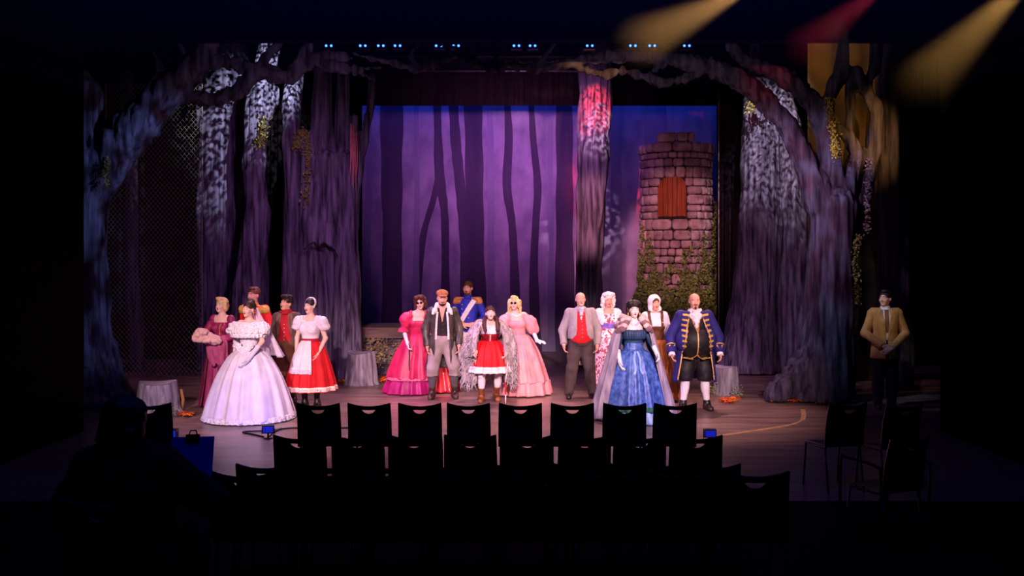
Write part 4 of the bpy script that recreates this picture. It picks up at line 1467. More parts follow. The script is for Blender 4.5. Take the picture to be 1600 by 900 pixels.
p.loft('shawl_drape', SHAWL, [(1.06, .10, .05, .06, -.25), (1.0, .15, .085, .06, -.25), (.85, .15, .09, .07, -.25), (.66, .13, .08, .09, -.24)], folds=7, amp=(.05, .14), m=14, n=80, wob=.03, hem=.03)
baby = empty('bundled_baby', p.root.matrix_basis @ Vector((.0, -.40, .99)), R(-14))
tag(baby, 'baby doll wrapped in a pale pink blanket in the arms of the burgundy gown woman', 'baby')
BL = cloth('c89a90', 'dab4a8', .9, 12, .3)
v, f = sdf([cap('b', (-.08, .0, .11), (.14, .02, .05), .095, .07, .04), ell('b', (-.10, -.005, .135), (.115, .105, .10), .03), cap('b', (-.19, -.06, .10), (.02, -.09, .17), .04, .03, .03), cap('b', (-.17, -.08, .06), (.06, -.09, .05), .04, .03, .03), ell('b', (-.13, -.115, .135), .055, .02, op='sub')], .008)
v = v + vnormals(v, f) * ((vnoise(v * 26) - .5) * .030)[:, None]
meshobj('blanket', v, f, BL, baby)
v, f = sdf([ell('b', (-.12, -.055, .14), (.055, .055, .062), .02), ell('b', (-.125, -.11, .135), (.01, .01, .008), .008), ell('b', (-.145, -.10, .125), .018, .02), ell('b', (-.10, -.10, .125), .018, .02)], .006)
meshobj('doll_head', v, f, M_SKINP, baby)

# ---- 2 woman in the white ball gown
GOWN = mat('white_satin', 'ccc4d8', 'dcd6e4', .55, (9, 9, 5), bump=.2, sheen=.3)
LACE = mat('white_lace', 'd2ccd8', 'e8e4ea', .8, (40, 40, 40), bump=.5, kind='voronoi')
p = Person('dark haired woman in a huge white ball gown with ruffled shoulders', 389, 13.6, 1.66, -12, head=(-12, -3, 2), mouth=.45, skin=M_SKINP,
           armL=((-.24, .08, 1.09), (-.22, .0, .86)), armR=((.235, -.06, 1.10), (.13, -.30, .85)), handR=((-.3, -.5, -.6),), brow='2a1a14')
p.hair('updo', hairmat('1e120c', '3a2418'))
p.part('bodice', 'torso', GOWN, .014, zb(.98, 1.29), disp=.003)
for j, (z, rx, ry, am) in enumerate(((1.315, .235, .15, .05), (1.255, .262, .175, .06), (1.195, .250, .18, .06))):
    p.loft('ruffle', LACE, [(z + .055, rx * .80, ry * .80, 0, 0), (z + .03, rx * .96, ry * .96, 0, 0), (z, rx * 1.04, ry * 1.05, 0, 0), (z - .045, rx * 1.0, ry * 1.02, 0, 0)], folds=19 + 4 * j, amp=(.02, am), m=8, n=140, ph=j)
for q in (-1, 1):
    p.part('shoulder_frill', (), LACE, .006, None, [ell('s', (q * .215, 0, 1.29), (.085, .095, .075), .03), ell('s', (q * .24, -.02, 1.24), (.08, .09, .055), .03)], disp=.022, ds=30, only_extra=True)
SK = [(1.03, .128, .11, 0, 0), (.97, .19, .17, 0, 0), (.85, .31, .29, 0, 0), (.6, .45, .43, 0, 0), (.3, .56, .54, 0, 0), (.03, .635, .62, 0, 0)]
p.loft('skirt', GOWN, SK, folds=15, amp=(.02, .035), m=34, n=150, hem=.012, wob=.008)
p.loft('hem_lace', LACE, [(.085, .625, .61, 0, 0), (.045, .645, .63, 0, 0), (.012, .655, .64, 0, 0)], folds=44, amp=(.004, .012), m=5, n=200)
p.part('waist_flowers', (), LACE, .004, None, [ell('s', (x, -.145 - .03 * (1 - abs(x) * 5), z), (.042, .03, .036), .015) for x, z in
       ((-.12, 1.03), (-.07, .99), (-.02, .96), (.03, .965), (.07, 1.0), (.11, 1.04), (-.03, 1.0), (.02, 1.01), (-.07, 1.05))], disp=.016, ds=45, only_extra=True)
for q in (-1, 1):
    p.strip('sash_ribbon', GOWN, [(q * .02, -.19, .96), (q * .07, -.30, .85), (q * .10, -.40, .66)], .06, .01)
for tg in 'LR':
    p.glove(tg, GOWN, .27)
VEIL = mat('veil_tulle', 'd8c8d8', 'e8dce8', .8, (9, 9, 3), trans=.45)
vv, ff = loft([(1.56, .06, .05, .02, .09), (1.4, .10, .06, .05, .13), (1.15, .20, .10, .08, .18), (.85, .28, .20, .10, .26)], folds=9, amp=(.03, .10), a0=70, a1=290, m=16, n=60, thick=.005)
meshobj('veil', vv, ff, VEIL, p.root)
MB().ball(p.M @ Vector((.086, .012, -.048)), .01, 8, 6).build('earring', M_GOLD, p.root, True)

# ---- 3 man in the red uniform
REDC = cloth('c0141c', 'd8242a', .7, 10, .2)
def epaulette(p, q, x, z, y=0.0, m=None):
    k = p.k
    p.part('epaulette', (), m or M_GOLD, .004, None, [ell('s', (q * x, y, z), (.082, .075, .022), .02), ell('s', (q * (x + .035), y, z - .012), (.06, .075, .028), .02)], only_extra=True, vox=.007)
    mb = MB()
    for t in np.linspace(-1.9, 1.9, 22):
        a = Vector((q * (x + .035 + .055 * math.cos(t)), y + .07 * math.sin(t), z - .01))
        mb.tube([a, a + Vector((q * .014, 0, -.05)), a + Vector((q * .016, 0, -.095))], .008, 5)
    for t in np.linspace(-.05, .05, 7):
        a = Vector((q * (x + t), y - .072, z - .012))
        mb.tube([a, a + Vector((0, -.01, -.09))], .008, 5)
    mb.build('fringe', m or M_GOLD, p.root, True)
EPA = mat('copper_braid', 'b06a34', 'd89a58', .5, (60, 60, 60), metal=.15, bump=.3)
p = Person('man in scarlet uniform with gold fringed epaulettes behind the white ball gown', 397, 15.4, 1.80, -12, 'm', head=(-18, 0, 0), mouth=.1,
           armR=((.30, .03, 1.14), (.20, -.20, 1.04)), handR=((-.9, -.4, .1), (0, .5, -1)), brow='4a2a1a')
p.hair('short', hairmat('4a2818', '6a3c24'))
p.part('coat', 'torso pelvis', REDC, .026, zb(.86, 1.50), disp=.003)
for tg in 'LR':
    p.sleeve(tg, REDC, .022)
    p.cuff(tg, M_GOLD, .0, .06, .058)
p.loft('collar', M_GOLD, [(1.475, .082, .08, 0, .0), (1.53, .075, .072, 0, -.003), (1.555, .074, .072, 0, -.006)], m=6, n=40)
for q in (-1, 1):
    epaulette(p, q, .155, 1.49)
p.buttons([(x, -.145 + .0 * z, z) for z in (1.38, 1.30, 1.22, 1.14, 1.06) for x in (-.05, .05)], r=.011)
p.trousers(cloth('1a1a2c', '22223a'), .022)
p.shoes(M_LEATHER, .3)

# ---- 4 young man in the red waistcoat
VEST = cloth('9a1424', 'b01c2c', .8, 10, .2)
BRN = cloth('4a3a38', '5e4a44', .85, 10, .3)
p = Person('singing young man in red waistcoat and open brown coat behind the maid', 448, 15.0, 1.68, -8, 'm', head=(-26, -8, 6), mouth=1.0, brow='1e120c')
p.hair('quiff', hairmat('160e0a', '2e1c14'), .006)
p.part('waistcoat', 'torso pelvis', VEST, .018, both(zb(.86, 1.44), open_front([1.25, 1.42], [.0, .035], 0)), disp=.003)
p.part('shirt', 'torso', VEST, .008, zb(1.2, 1.46))
jacket(p, BRN, .034, (.8, 1.05, 1.3, 1.46), (.13, .105, .085, .07), .90)
p.loft('coat_skirt', BRN, [(.98, .19, .17, 0, .01), (.75, .22, .2, 0, .03), (.55, .25, .22, 0, .04)], a0=50, a1=310, folds=6, amp=(.01, .04), m=10, n=50, thick=.012)
for q in (-1, 1):
    p.strip('lapel', cloth('6a4a40', '7a584c'), [(q * .055, -.10, 1.45), (q * .095, -.150, 1.34), (q * .10, -.155, 1.2), (q * .105, -.15, 1.08)], [.03, .075, .05, .01], .012)
p.buttons([(0, -.138, z) for z in (1.24, 1.18, 1.12, 1.06, 1.0, .94)], mat('pale_button', 'd8c0b0', None, .4), .008)
p.loft('neckerchief', VEST, [(1.47, .07, .07, 0, .0), (1.43, .085, .085, 0, -.01), (1.40, .08, .09, 0, -.02)], folds=8, amp=(.03, .05), m=6, n=40)
p.trousers(cloth('5a3a2a', '6e4834', .9), .04, .42)
for tg in 'LR':
    p.part('stocking', 'calf' + tg, cloth('4a3c38', '584844'), .008, zb(.05, .5))
p.shoes(M_LEATHER, .11)

# ---- 5 maid in the red skirt
REDS = cloth('b80c1a', 'd01824', .7, 9, .2)
p = Person('maid in white blouse, red skirt and white apron with a white headband', 485, 14.5, 1.66, -12, head=(-18, 0, 0), mouth=.55, skin=M_SKINP,
           armL=((-.225, .02, 1.06), (-.20, -.06, .84)), armR=((.235, .02, 1.06), (.17, -.12, .83)), brow='1e120c')
p.hair('headband', hairmat('160c0a', '2a1812'))
p.part('headband', (), M_WHITE, .003, lambda X, Y, Z: np.abs((Y - p.M.translation.y) * .8 + (Z - p.M.translation.z) * -.25 + .005) - .016,
       [ell('h', (0, .02, .045), (.094, .112, .104), .01, p.M)], only_extra=True, vox=.007)
BLO = cloth('cec4d2', 'dcd4dc', .8, 10, .35)
p.part('blouse', 'torso', BLO, .022, both(zb(1.0, 1.40), lambda X, Y, Z: -np.maximum(np.maximum(np.abs(X) - .10, 1.325 - Z - 0 * X), Y - .02)), disp=.006, ds=25)
for tg, q in (('L', -1), ('R', 1)):
    p.part('puff_sleeve', (), BLO, .008, None, [ell('s', (q * .195, .01, 1.29), (.085, .085, .105), .03, Euler((0, R(q * -22), 0)).to_matrix().to_4x4() if False else None), ell('s', (q * .225, .01, 1.23), (.08, .082, .06), .03)], disp=.008, ds=24, only_extra=True)
SASH = cloth('90102a', 'a01a34')
p.loft('sash', SASH, [(1.06, .135, .118, 0, 0), (1.035, .14, .122, 0, 0), (1.0, .142, .125, 0, 0)], m=5, n=50)
SK = [(1.02, .13, .115, 0, 0), (.94, .20, .18, 0, .01), (.75, .27, .25, 0, .01), (.5, .34, .32, 0, .01), (.275, .39, .37, 0, .01)]
p.loft('skirt', REDS, SK, folds=13, amp=(.02, .05), m=24, n=120)
p.loft('white_band', mat('hem_braid', 'e8d8c8', 'f0e4d8', .8, (9, 9, 9)), [(.352, .374, .354, 0, .01), (.340, .378, .358, 0, .01), (.322, .384, .364, 0, .01)], folds=13, amp=(.046, .049), m=5, n=120)
p.loft('patterned_band', mat('hem_pattern', 'a01830', 'e8c8c0', .8, (26, 26, 26), kind='voronoi', lo=.18, hi=.28), [(.320, .384, .364, 0, .01), (.30, .388, .368, 0, .01), (.285, .391, .371, 0, .01)], folds=13, amp=(.049, .051), m=5, n=120)
p.loft('apron', M_WHITE, [(1.03, .142, .135, 0, 0), (.94, .215, .205, 0, 0), (.75, .292, .285, 0, 0), (.60, .33, .32, 0, 0)], a0=-50, a1=26, folds=10, amp=(.01, .025), m=16, n=40)
p.loft('apron_border', mat('apron_border', 'a04a70', 'e0c0d0', .8, (30, 30, 30), kind='voronoi', lo=.15, hi=.3), [(.60, .333, .323, 0, 0), (.575, .337, .327, 0, 0), (.55, .34, .33, 0, 0)], a0=-50, a1=26, folds=10, amp=(.025, .027), m=5, n=40)
for tg in 'LR':
    p.part('stocking', 'calf' + tg, cloth('3a2a30', '46343a'), .006, zb(.05, .5))
p.shoes(M_LEATHER, .14)

# ---- 6 woman in the magenta gown
MAG = mat('magenta_satin', 'b00c4c', 'd03060', .5, (5, 5, 3), bump=.35, spec=.5, bscale=(9, 9, 5))
MAGD = mat('magenta_taffeta', '98085c', 'b81878', .5, (5, 5, 3), bump=.3, spec=.5)
p = Person('stooping woman in magenta gown with puffed sleeves and round dark glasses', 648, 16.2, 1.66, 6, lean=(.07, -.14), head=(-12, 6, -6), mouth=.5, skin=M_SKINP,
           armL=((-.19, -.10, 1.08), (-.12, -.30, .86)), armR=((.26, -.05, 1.08), (.28, -.20, .86)), handL=((.15, -.35, -.9),), brow='3a2016')
p.hair('curly', hairmat('3a1a12', '5e2e1e'), .010, 32)
p.shades()
cx, cy = .05, -.10
p.part('bodice', 'torso', MAG, .014, lambda X, Y, Z: np.maximum(np.maximum(.98 - Z, Z - 1.40), -np.maximum(np.maximum(np.abs(X - .06) - .10, 1.22 - Z), Y + .06)), disp=.003)
for tg, q in (('L', -1), ('R', 1)):
    a = p.U(q * p.sh / p.k * 1.05, 0, 1.38)
    e = np.array((-.19, -.10, 1.08) if q < 0 else (.26, -.05, 1.08))
    p.part('puff_sleeve', (), MAG, .008, None, [ell('s', a * .62 + e * .38 + np.array((q * .02, 0, .02)), (.105, .10, .12), .04), cap('s', a, e, .075, .062, .04)], disp=.012, ds=17, only_extra=True)
    p.loft('sleeve_frill', MAG, [(e[2] + .02, .064, .064, e[0], e[1]), (e[2] - .02, .08, .08, e[0], e[1] - .01), (e[2] - .05, .086, .086, e[0], e[1] - .02)], folds=12, amp=(.02, .06), m=6, n=50)
    p.glove(tg, M_WHITE, .20)
SK = [(1.0, .13, .115, .03, -.02), (.93, .19, .17, .02, -.02), (.7, .31, .29, 0, 0), (.45, .38, .36, -.03, .0), (.26, .42, .40, -.04, 0)]
p.loft('overskirt', MAG, SK, folds=10, amp=(.02, .055), m=24, n=110, hem=.015, wob=.012)
p.loft('underskirt', MAGD, [(.36, .34, .32, -.03, 0), (.27, .385, .365, -.04, 0), (.14, .445, .42, -.05, 0), (.015, .48, .44, -.05, 0)], folds=14, amp=(.02, .05), m=18, n=120)
p.loft('lace_edge', mat('pink_fringe', 'c04a78', 'd87898', .8, (30, 30, 30)), [(.28, .423, .403, -.04, 0), (.255, .433, .413, -.04, 0), (.235, .437, .417, -.04, 0)], folds=40, amp=(.01, .025), m=5, n=160)
REDSAT = mat('red_satin', 'a00c18', 'e0303a', .28, (6, 6, 4), bump=.4, spec=.6, bscale=(11, 11, 7))
p.loft('train', REDSAT, [(.66, .10, .10, .40, .05), (.5, .18, .16, .41, .06), (.25, .27, .24, .42, .06), (.02, .33, .30, .43, .06)], folds=9, amp=(.04, .10), m=18, n=80, wob=.03)
h = p.root.matrix_basis @ Vector(p.wr['L'] + np.array((.03, -.035, -.09)))
o = MB().tube([(0, 0, 0), (.0, 0, h.z + .06)], .011, 8).build('walking_cane', mat('dark_cane', '2a1810', '3a2418', .4, (5, 5, 20)), None, True)
o.location = (h.x, h.y, 0)
tag(o, 'thin dark walking cane held by the woman in the magenta gown', 'cane')

# ---- 7 man with the flat cap
LEA = mat('worn_leather_coat', '2a2622', '4e4840', .45, (10, 10, 6), bump=.4, spec=.5, bscale=(20, 20, 9))
WOOL = mat('shearling', 'cfc6c8', 'ece4e6', .95, (30, 30, 30), bump=.8)
p = Person('bearded man in tan flat cap and dark leather coat with shearling collar', 691, 15.55, 1.74, 4, 'm', 1.04, head=(6, 12, 0), mouth=.0,
           armL=((-.27, .04, 1.12), (-.24, -.05, .84)), armR=((.28, .03, 1.12), (.27, -.10, .86)), feet=((-.17, -.04), (.20, .03)),
           knees=((-.15, -.08, .49), (.19, -.06, .50)), brow='2a1a12')
p.beard('1e1410')
CAP = cloth('8a5a38', 'a06c44', .9, 20, .3)
p.part('flat_cap', (), CAP, .003, None, [ell('h', (0, .018, .078), (.100, .118, .058), .02, p.M), ell('h', (0, -.075, .062), (.072, .062, .016), .015, p.M), ell('h', (0, .01, -.02), (.13, .15, .072), .01, p.M, 'sub')], only_extra=True, vox=.007)
p.hair('fringe', hairmat('2a1a12', '3a2418'))
DV = cloth('1c1416', '2a2022', .85, 12, .2)
p.part('waistcoat', 'torso pelvis', DV, .022, both(zb(.88, 1.46), open_front([1.22, 1.46], [.0, .05], 0)), disp=.003)
jacket(p, LEA, .042, (.85, 1.05, 1.3, 1.48), (.10, .10, .085, .07), .93, disp=.006)
p.loft('coat_skirt', LEA, [(1.0, .205, .17, 0, .01), (.8, .225, .20, 0, .02), (.6, .25, .22, 0, .03), (.46, .27, .23, 0, .04)], a0=34, a1=326, folds=5, amp=(.01, .035), m=14, n=70, thick=.016)
for q in (-1, 1):
    p.strip('fleece_edge', WOOL, [(q * .075, -.14, 1.40), (q * .09, -.175, 1.25), (q * .10, -.175, 1.05), (q * .10, -.17, .96)], .03, .02)
p.part('fur_collar', (), WOOL, .004, None, [cap('c', (-.07, .06, 1.50), (.07, .06, 1.50), .045, None, .03), cap('c', (-.08, .05, 1.50), (-.12, -.10, 1.42), .04, .03, .03),
       cap('c', (-.12, -.10, 1.42), (-.15, -.13, 1.37), .045, .02, .03), cap('c', (.08, .05, 1.50), (.12, -.10, 1.42), .04, .03, .03), cap('c', (.12, -.10, 1.42), (.15, -.13, 1.37), .045, .02, .03)], disp=.006, ds=60, only_extra=True)
p.buttons([(.01, -.16, z) for z in (1.2, 1.12, 1.04, .96)], mat('dark_button', '4a4040', None, .4), .008)
p.trousers(cloth('8a7c7a', 'a09290', .9, 8, .35), .038, .36, disp=.012)
for tg in 'LR':
    p.part('sock', 'calf' + tg, cloth('4e4a4e', '5c585c', .9), .014, zb(.16, .40))
p.shoes(mat('brown_boot', '2a1c18', '4a3028', .45, (12, 12, 12), spec=.5), .20, .014, 'boot')

# ---- 8 man in the blue uniform
BLU = cloth('1c2290', '2a30b0', .7, 10, .2)
p = Person('man in royal blue uniform with white sash at the back centre', 731, 17.5, 1.845, -6, 'm', 1.02, head=(-8, 3, 0), mouth=.35,
           armL=((-.30, .02, 1.18), (-.07, -.22, 1.06)), armR=((.31, .02, 1.20), (.20, -.20, 1.08)), handL=((.95, -.2, .05), (0, .8, -.6)), handR=((-.9, -.2, -.05), (0, .8, -.6)), brow='3a2216')
p.hair('short', hairmat('3a2014', '5a3420'))
p.beard('5a3626')
p.part('tunic', 'torso pelvis', BLU, .026, zb(.92, 1.53), disp=.003)
for tg in 'LR':
    p.sleeve(tg, BLU, .022)
    p.cuff(tg, mat('ochre_cuff', 'c08a38', 'd8a850', .6, (9, 9, 9)), .0, .10, .062)
p.loft('collar', BLU, [(1.53, .082, .08, 0, .0), (1.57, .077, .074, 0, -.003), (1.60, .075, .073, 0, -.006)], m=6, n=40)
for q in (-1, 1):
    epaulette(p, q, .16, 1.535, 0, EPA)
sx = []
for t in np.linspace(0, 1, 14):
    x = .13 - .28 * t
    sx.append((x, -.10 - .065 * math.sin(math.pi * (t * .8 + .12)), 1.50 - .45 * t))
p.strip('sash', M_WHITE, sx, .085, .02)
p.buttons([(x, -.155, z) for z in (1.42, 1.34, 1.26, 1.18) for x in (-.09, .03)], r=.011)
p.trousers(cloth('d8ccc8', 'e8dcd8', .8), .02, .35)
p.shoes(M_LEATHER, .44, .016, 'riding_boot')

# ---- 9 girl in red with the fur cloak
RED9 = cloth('d00812', 'e81420', .65, 9, .2)
p = Person('girl in red dress with dark pigtails and a grey fur cloak', 765, 15.2, 1.60, 4, head=(4, -8, 0), lean=(0, -.16), drop=.06, mouth=.35, skin=M_SKINP,
           armL=((-.29, -.08, .98), (-.22, -.22, .80)), armR=((.29, -.08, .98), (.25, -.22, .78)), feet=((-.13, -.06), (.11, .08)),
           knees=((-.13, -.13, .44), (.14, -.05, .44)), handL=((-.3, -.5, -.5), (.4, .3, .4)), handR=((-.2, -.5, -.5), (-.4, .3, .4)), curl=.75, brow='2a1610')
p.hair('pigtails', hairmat('22100a', '4a2616'), .008, 40)
p.part('blouse', 'torso', BLO, .014, lambda X, Y, Z: np.maximum(1.0 - Z, Z - 1.215), disp=.005, ds=25)
p.part('corset', 'torso pelvis', cloth('7a0c1c', '901424', .6), .022, zb(.92, 1.085))
p.strip('lacing', mat('pale_lace', 'd8b0a0', None, .6), [(0, -.215, 1.07), (0, -.20, 1.0), (0, -.19, .93)], .02, .008)
p.loft('skirt', RED9, [(.97, .145, .13, 0, -.06), (.88, .21, .19, 0, -.06), (.72, .27, .25, 0, -.05), (.56, .31, .29, 0, -.05)], folds=16, amp=(.03, .06), m=18, n=128)
p.loft('white_hem', M_WHITE, [(.575, .308, .288, 0, -.05), (.53, .318, .298, 0, -.05), (.475, .33, .31, 0, -.05)], folds=16, amp=(.058, .075), m=8, n=128)
for tg in 'LR':
    p.part('tights', ('calf' + tg, 'thigh' + tg), cloth('dccdd8', 'e8dce4', .8), .006, zb(.10, .8))
p.shoes(mat('tan_boot', '5a3018', '8a5028', .45, (12, 12, 12), spec=.5), .22, .012, 'boot')
FUR = mat('grey_fur', '7a7078', 'c8bcc0', .9, (18, 18, 5), lo=.3, hi=.7, bump=.8, bscale=(70, 70, 12))
CL = [(1.30, .14, .10, 0, -.03), (1.24, .23, .16, 0, -.06), (1.08, .34, .24, 0, -.07), (.85, .385, .28, 0, -.03), (.6, .40, .29, 0, .02), (.30, .40, .27, 0, .06)]
vv, ff = loft(CL, a0=38, a1=322, folds=11, amp=(.03, .10), m=26, n=90, thick=.03, wob=.03)
ck = meshobj('fur_cloak', vv, ff, FUR, p.root)
g = random.Random(5)
mb = MB()
na = 91
for k in range(1500):
    i, j = g.randrange(na), g.randrange(26)
    a = Vector(vv[j * na + i])
    rad = Vector((a.x, a.y + .03, 0)).normalized()
    ln = g.uniform(.05, .12)
    b = a + rad * .02 + Vector((g.uniform(-.03, .03), g.uniform(-.02, .02), -ln * .6))
    c = a + rad * .015 + Vector((g.uniform(-.05, .05), g.uniform(-.02, .02), -ln * 1.3))
    mb.tube([a, b, c], [.012, .009, .001], 3, False)
fo = mb.build('fur_tufts', FUR, ck, True)
fo['kind'] = 'stuff'
h = p.root.matrix_basis @ Vector(p.wr['L'] + np.array((-.02, -.06, -.06)))
kn = empty('hunting_knife', h, R(4))
tag(kn, 'small knife pointing left in the hand of the girl in red', 'knife')
MB().tube([(.05, 0, -.005), (-.04, 0, .0)], .011, 8).build('handle', M_LEATHER, kn, True)
meshobj('blade', [(-.04, -.003, -.014), (-.04, .003, -.014), (-.04, .003, .014), (-.04, -.003, .014), (-.20, 0, .014)], [[0, 1, 2, 3], [0, 3, 4], [1, 0, 4], [2, 1, 4], [3, 2, 4]], mat('steel_blade', 'b0b0b8', None, .25, metal=.9), kn, False)

# ---- 10 woman in the pink gown
PNK = mat('pink_satin', 'c87880', 'dc989c', .6, (6, 6, 3), bump=.3, spec=.45, bscale=(9, 9, 5))
p = Person('woman in pink gown with blonde ringlets and round dark glasses', 812, 16.0, 1.64, -4, head=(-6, 0, 0), lean=(-.06, -.06), mouth=.08, skin=M_SKINP,
           armL=((-.27, -.02, 1.08), (-.25, -.18, .90)), armR=((.22, -.02, 1.06), (.30, -.16, .90)), handR=((.9, -.3, -.1), (0, .2, -1)), curl=.25, brow='8a6a40')
p.hair('ringlets', hairmat('c8a468', 'ecd09a'), .010, 34)
p.shades()
p.part('bodice', 'torso', PNK, .014, lambda X, Y, Z: np.maximum(np.maximum(.96 - Z, Z - 1.345), -np.maximum(np.maximum(np.abs(X + .05) - .095, 1.23 - Z), Y + .03)), disp=.003)
for tg, q in (('L', -1), ('R', 1)):
    a = p.U(q * p.sh / p.k * 1.1, 0, 1.36)
    e = np.array((-.27, -.02, 1.08) if q < 0 else (.22, -.02, 1.06))
    p.part('puff_sleeve', (), PNK, .008, None, [ell('s', a * .5 + e * .5 + np.array((q * .03, 0, .0)), (.10, .10, .145), .04), cap('s', a, e + np.array((q * .02, 0, .02)), .07, .085, .04)], disp=.012, ds=16, only_extra=True)
    p.glove(tg, M_WHITE, .15)
SK = [(1.0, .135, .12, -.02, -.01), (.93, .21, .19, -.01, 0), (.75, .29, .27, .01, 0), (.5, .37, .36, .03, 0), (.22, .435, .42, .05, 0)]
p.loft('skirt', PNK, SK, folds=13, amp=(.02, .045), m=24, n=120, wob=.008)
p.loft('flounce', PNK, [(.235, .438, .423, .05, 0), (.15, .45, .435, .05, 0), (.02, .475, .455, .05, 0)], folds=15, amp=(.045, .055), ph=.6, m=10, n=130)
p.addbvh(*p.body)
p.strip('necklace', mat('pearl', 'e8dcd8', None, .3), [(-.045 + .07 * math.sin(t), 0, 1.36 - .05 * math.cos(t)) for t in np.linspace(-1.3, 1.3, 9)], .012, .01)
o = MB().tube([(0, 0, 0), (0, 0, .14)], .009, 8).build('tip', M_WHITE, None, True)
cane = empty('white_cane', (P(790, 0, 14.95).x, 14.95, 0))
o.parent = cane
MB().tube([(0, 0, .14), (0, .02, .33)], .010, 8).build('red_section', mat('red_lacquer', 'c01818', None, .35), cane, True)
MB().tube([(0, .02, .33), (.05, .10, .78)], .010, 8).build('shaft', M_WHITE, cane, True)
tag(cane, 'slim red and white cane standing at the front of the pink gown', 'cane')

# ---- 11 man in grey tails
GRY = cloth('8a8284', '9c9496', .8, 12, .15)
p = Person('bald man in grey tailcoat with red waistcoat singing right of the pink gown', 907, 15.6, 1.72, 2, 'm', 1.10, .015, head=(4, -2, 0), mouth=.6,
           armL=((-.29, .02, 1.09), (-.28, -.09, .87)), armR=((.29, .02, 1.09), (.26, -.11, .86)), feet=((-.19, -.06), (.19, -.02)), brow='a09088')
p.beard('c0b4b0', False)
REDV = cloth('c40c1c', 'd8141f', .7, 10, .15)
p.part('waistcoat', 'torso pelvis', REDV, .020, both(zb(.89, 1.45), open_front([1.25, 1.45], [.0, .05], 0), lambda X, Y, Z: .89 + np.abs(np.abs(X) - .03) * .40 - Z), disp=.002)
p.part('shirt', 'torso', M_WHITE, .010, zb(1.2, 1.46))
jacket(p, GRY, .038, (.95, 1.05, 1.25, 1.47), (.17, .09, .07, .06), .98)
for q in (-1, 1):
    p.strip('lapel', cloth('908688', '9c9296', .7), [(q * .05, -.09, 1.45), (q * .095, -.15, 1.38), (q * .10, -.175, 1.25), (q * .085, -.205, 1.10)], [.03, .075, .06, .01], .012)
p.loft('coat_tails', GRY, [(1.0, .20, .18, 0, .01), (.8, .205, .19, 0, .03), (.5, .19, .2, 0, .04)], a0=115, a1=245, folds=4, amp=(.01, .02), m=10, n=30, thick=.012)
p.buttons([(.01, -.20 + abs(1.05 - z) * .22, z) for z in (1.24, 1.18, 1.12, 1.06, 1.0)], r=.008)
p.part('cravat', (), cloth('8a94a8', 'c0c4d0', .5), .004, None, [ell('c', (0, -.10, 1.41), (.045, .035, .04), .02), ell('c', (0, -.125, 1.36), (.035, .025, .035), .02), cap('c', (-.06, -.04, 1.455), (.06, -.04, 1.455), .03, None, .02)], only_extra=True)
p.part('trouser_waist', 'torso pelvis', cloth('3a3032', '4a3e3e', .85, 8, .3), .014, zb(.84, 1.06))
p.trousers(cloth('3a3032', '4a3e3e', .85, 8, .3), .036, .05, 1.0, disp=.010)
p.shoes(mat('polished_shoe', '0c0a0c', '181416', .15, (5, 5, 5), spec=.7), .09, .012)

# ---- 12 woman with the white wig
FLOR = mat('floral_print', 'a83a4c', 'e8d4d4', .8, (26, 26, 26), lo=.42, hi=.50, detail=2)
p = Person('woman in tall white curled wig and red floral gown behind the blue gown', 950, 16.2, 1.66, 4, w=1.15, head=(6, 0, 0), mouth=.4, brow='8a6a60', skin=M_SKIN)
p.hair('bigwig', hairmat('d8ccc8', 'f2e8e2'), .012, 42)
p.part('bodice', 'torso', FLOR, .014, zb(1.0, 1.33))
p.part('purple_sash', 'torso', cloth('6a4ab0', '8a70c8', .6), .020, zb(1.08, 1.18), disp=.004)
p.part('shawl', 'torso uarmL uarmR', mat('white_crochet', 'd8ccd0', 'f4ecec', .9, (50, 50, 50), kind='voronoi', bump=.5), .026,
       lambda X, Y, Z: np.maximum(np.maximum(1.14 - Z + .0 * X, Z - 1.44), -np.maximum(np.abs(X) - np.interp(Z, [1.1, 1.4], [.10, .085]), Y - .03)), disp=.005, ds=40)
for tg in 'LR':
    p.sleeve(tg, FLOR, .014)
p.loft('skirt', FLOR, [(1.04, .15, .13, 0, 0), (.9, .205, .18, 0, 0), (.6, .215, .20, 0, .01), (.3, .22, .21, 0, .01), (.05, .25, .24, 0, .02)], folds=10, amp=(.01, .06), m=22, n=100)
p.loft('hem_frill', cloth('d8a0a4', 'e8bcbc'), [(.09, .245, .235, 0, .02), (.05, .265, .255, 0, .02), (.015, .28, .27, 0, .02)], folds=24, amp=(.03, .06), m=6, n=110)

# ---- 13 woman in the blue gown and cape
BG = mat('blue_brocade', '1e3a7a', '4a6ab4', .45, (22, 22, 16), bump=.25, spec=.45)
BGD = cloth('1c3050', '28405e', .6, 14, .25)
p = Person('black haired woman in blue gown and long grey striped cape at the front', 990, 13.45, 1.66, 6, head=(2, -2, 0), mouth=.5, skin=mat('skin_pale_makeup', 'dab8b4', 'e0c0bc', .55, (6, 6, 6)),
           armL=((-.23, .02, 1.06), (-.23, -.16, .83)), armR=((.25, .0, 1.10), (.28, -.20, .95)), handR=((.1, -.5, -.6),), brow='0a0606')
p.hair('bouffant', hairmat('0c0608', '1e1012'), .010, 36)
p.part('bodice', 'torso', BGD, .014, zb(1.0, 1.265), disp=.003)
p.loft('bodice_frill', BGD, [(1.275, .155, .125, 0, -.015), (1.25, .175, .15, 0, -.02), (1.18, .165, .15, 0, -.02), (1.14, .15, .135, 0, -.01)], folds=30, amp=(.03, .03), m=8, n=140)
p.loft('waist_sash', BG, [(1.09, .128, .115, 0, 0), (1.04, .132, .118, 0, 0), (.99, .14, .125, 0, 0)], folds=20, amp=(.01, .01), m=6, n=90)
SK = [(1.0, .14, .12, 0, 0), (.94, .22, .19, 0, 0), (.75, .31, .28, 0, 0), (.5, .39, .37, 0, 0), (.19, .455, .44, 0, 0)]
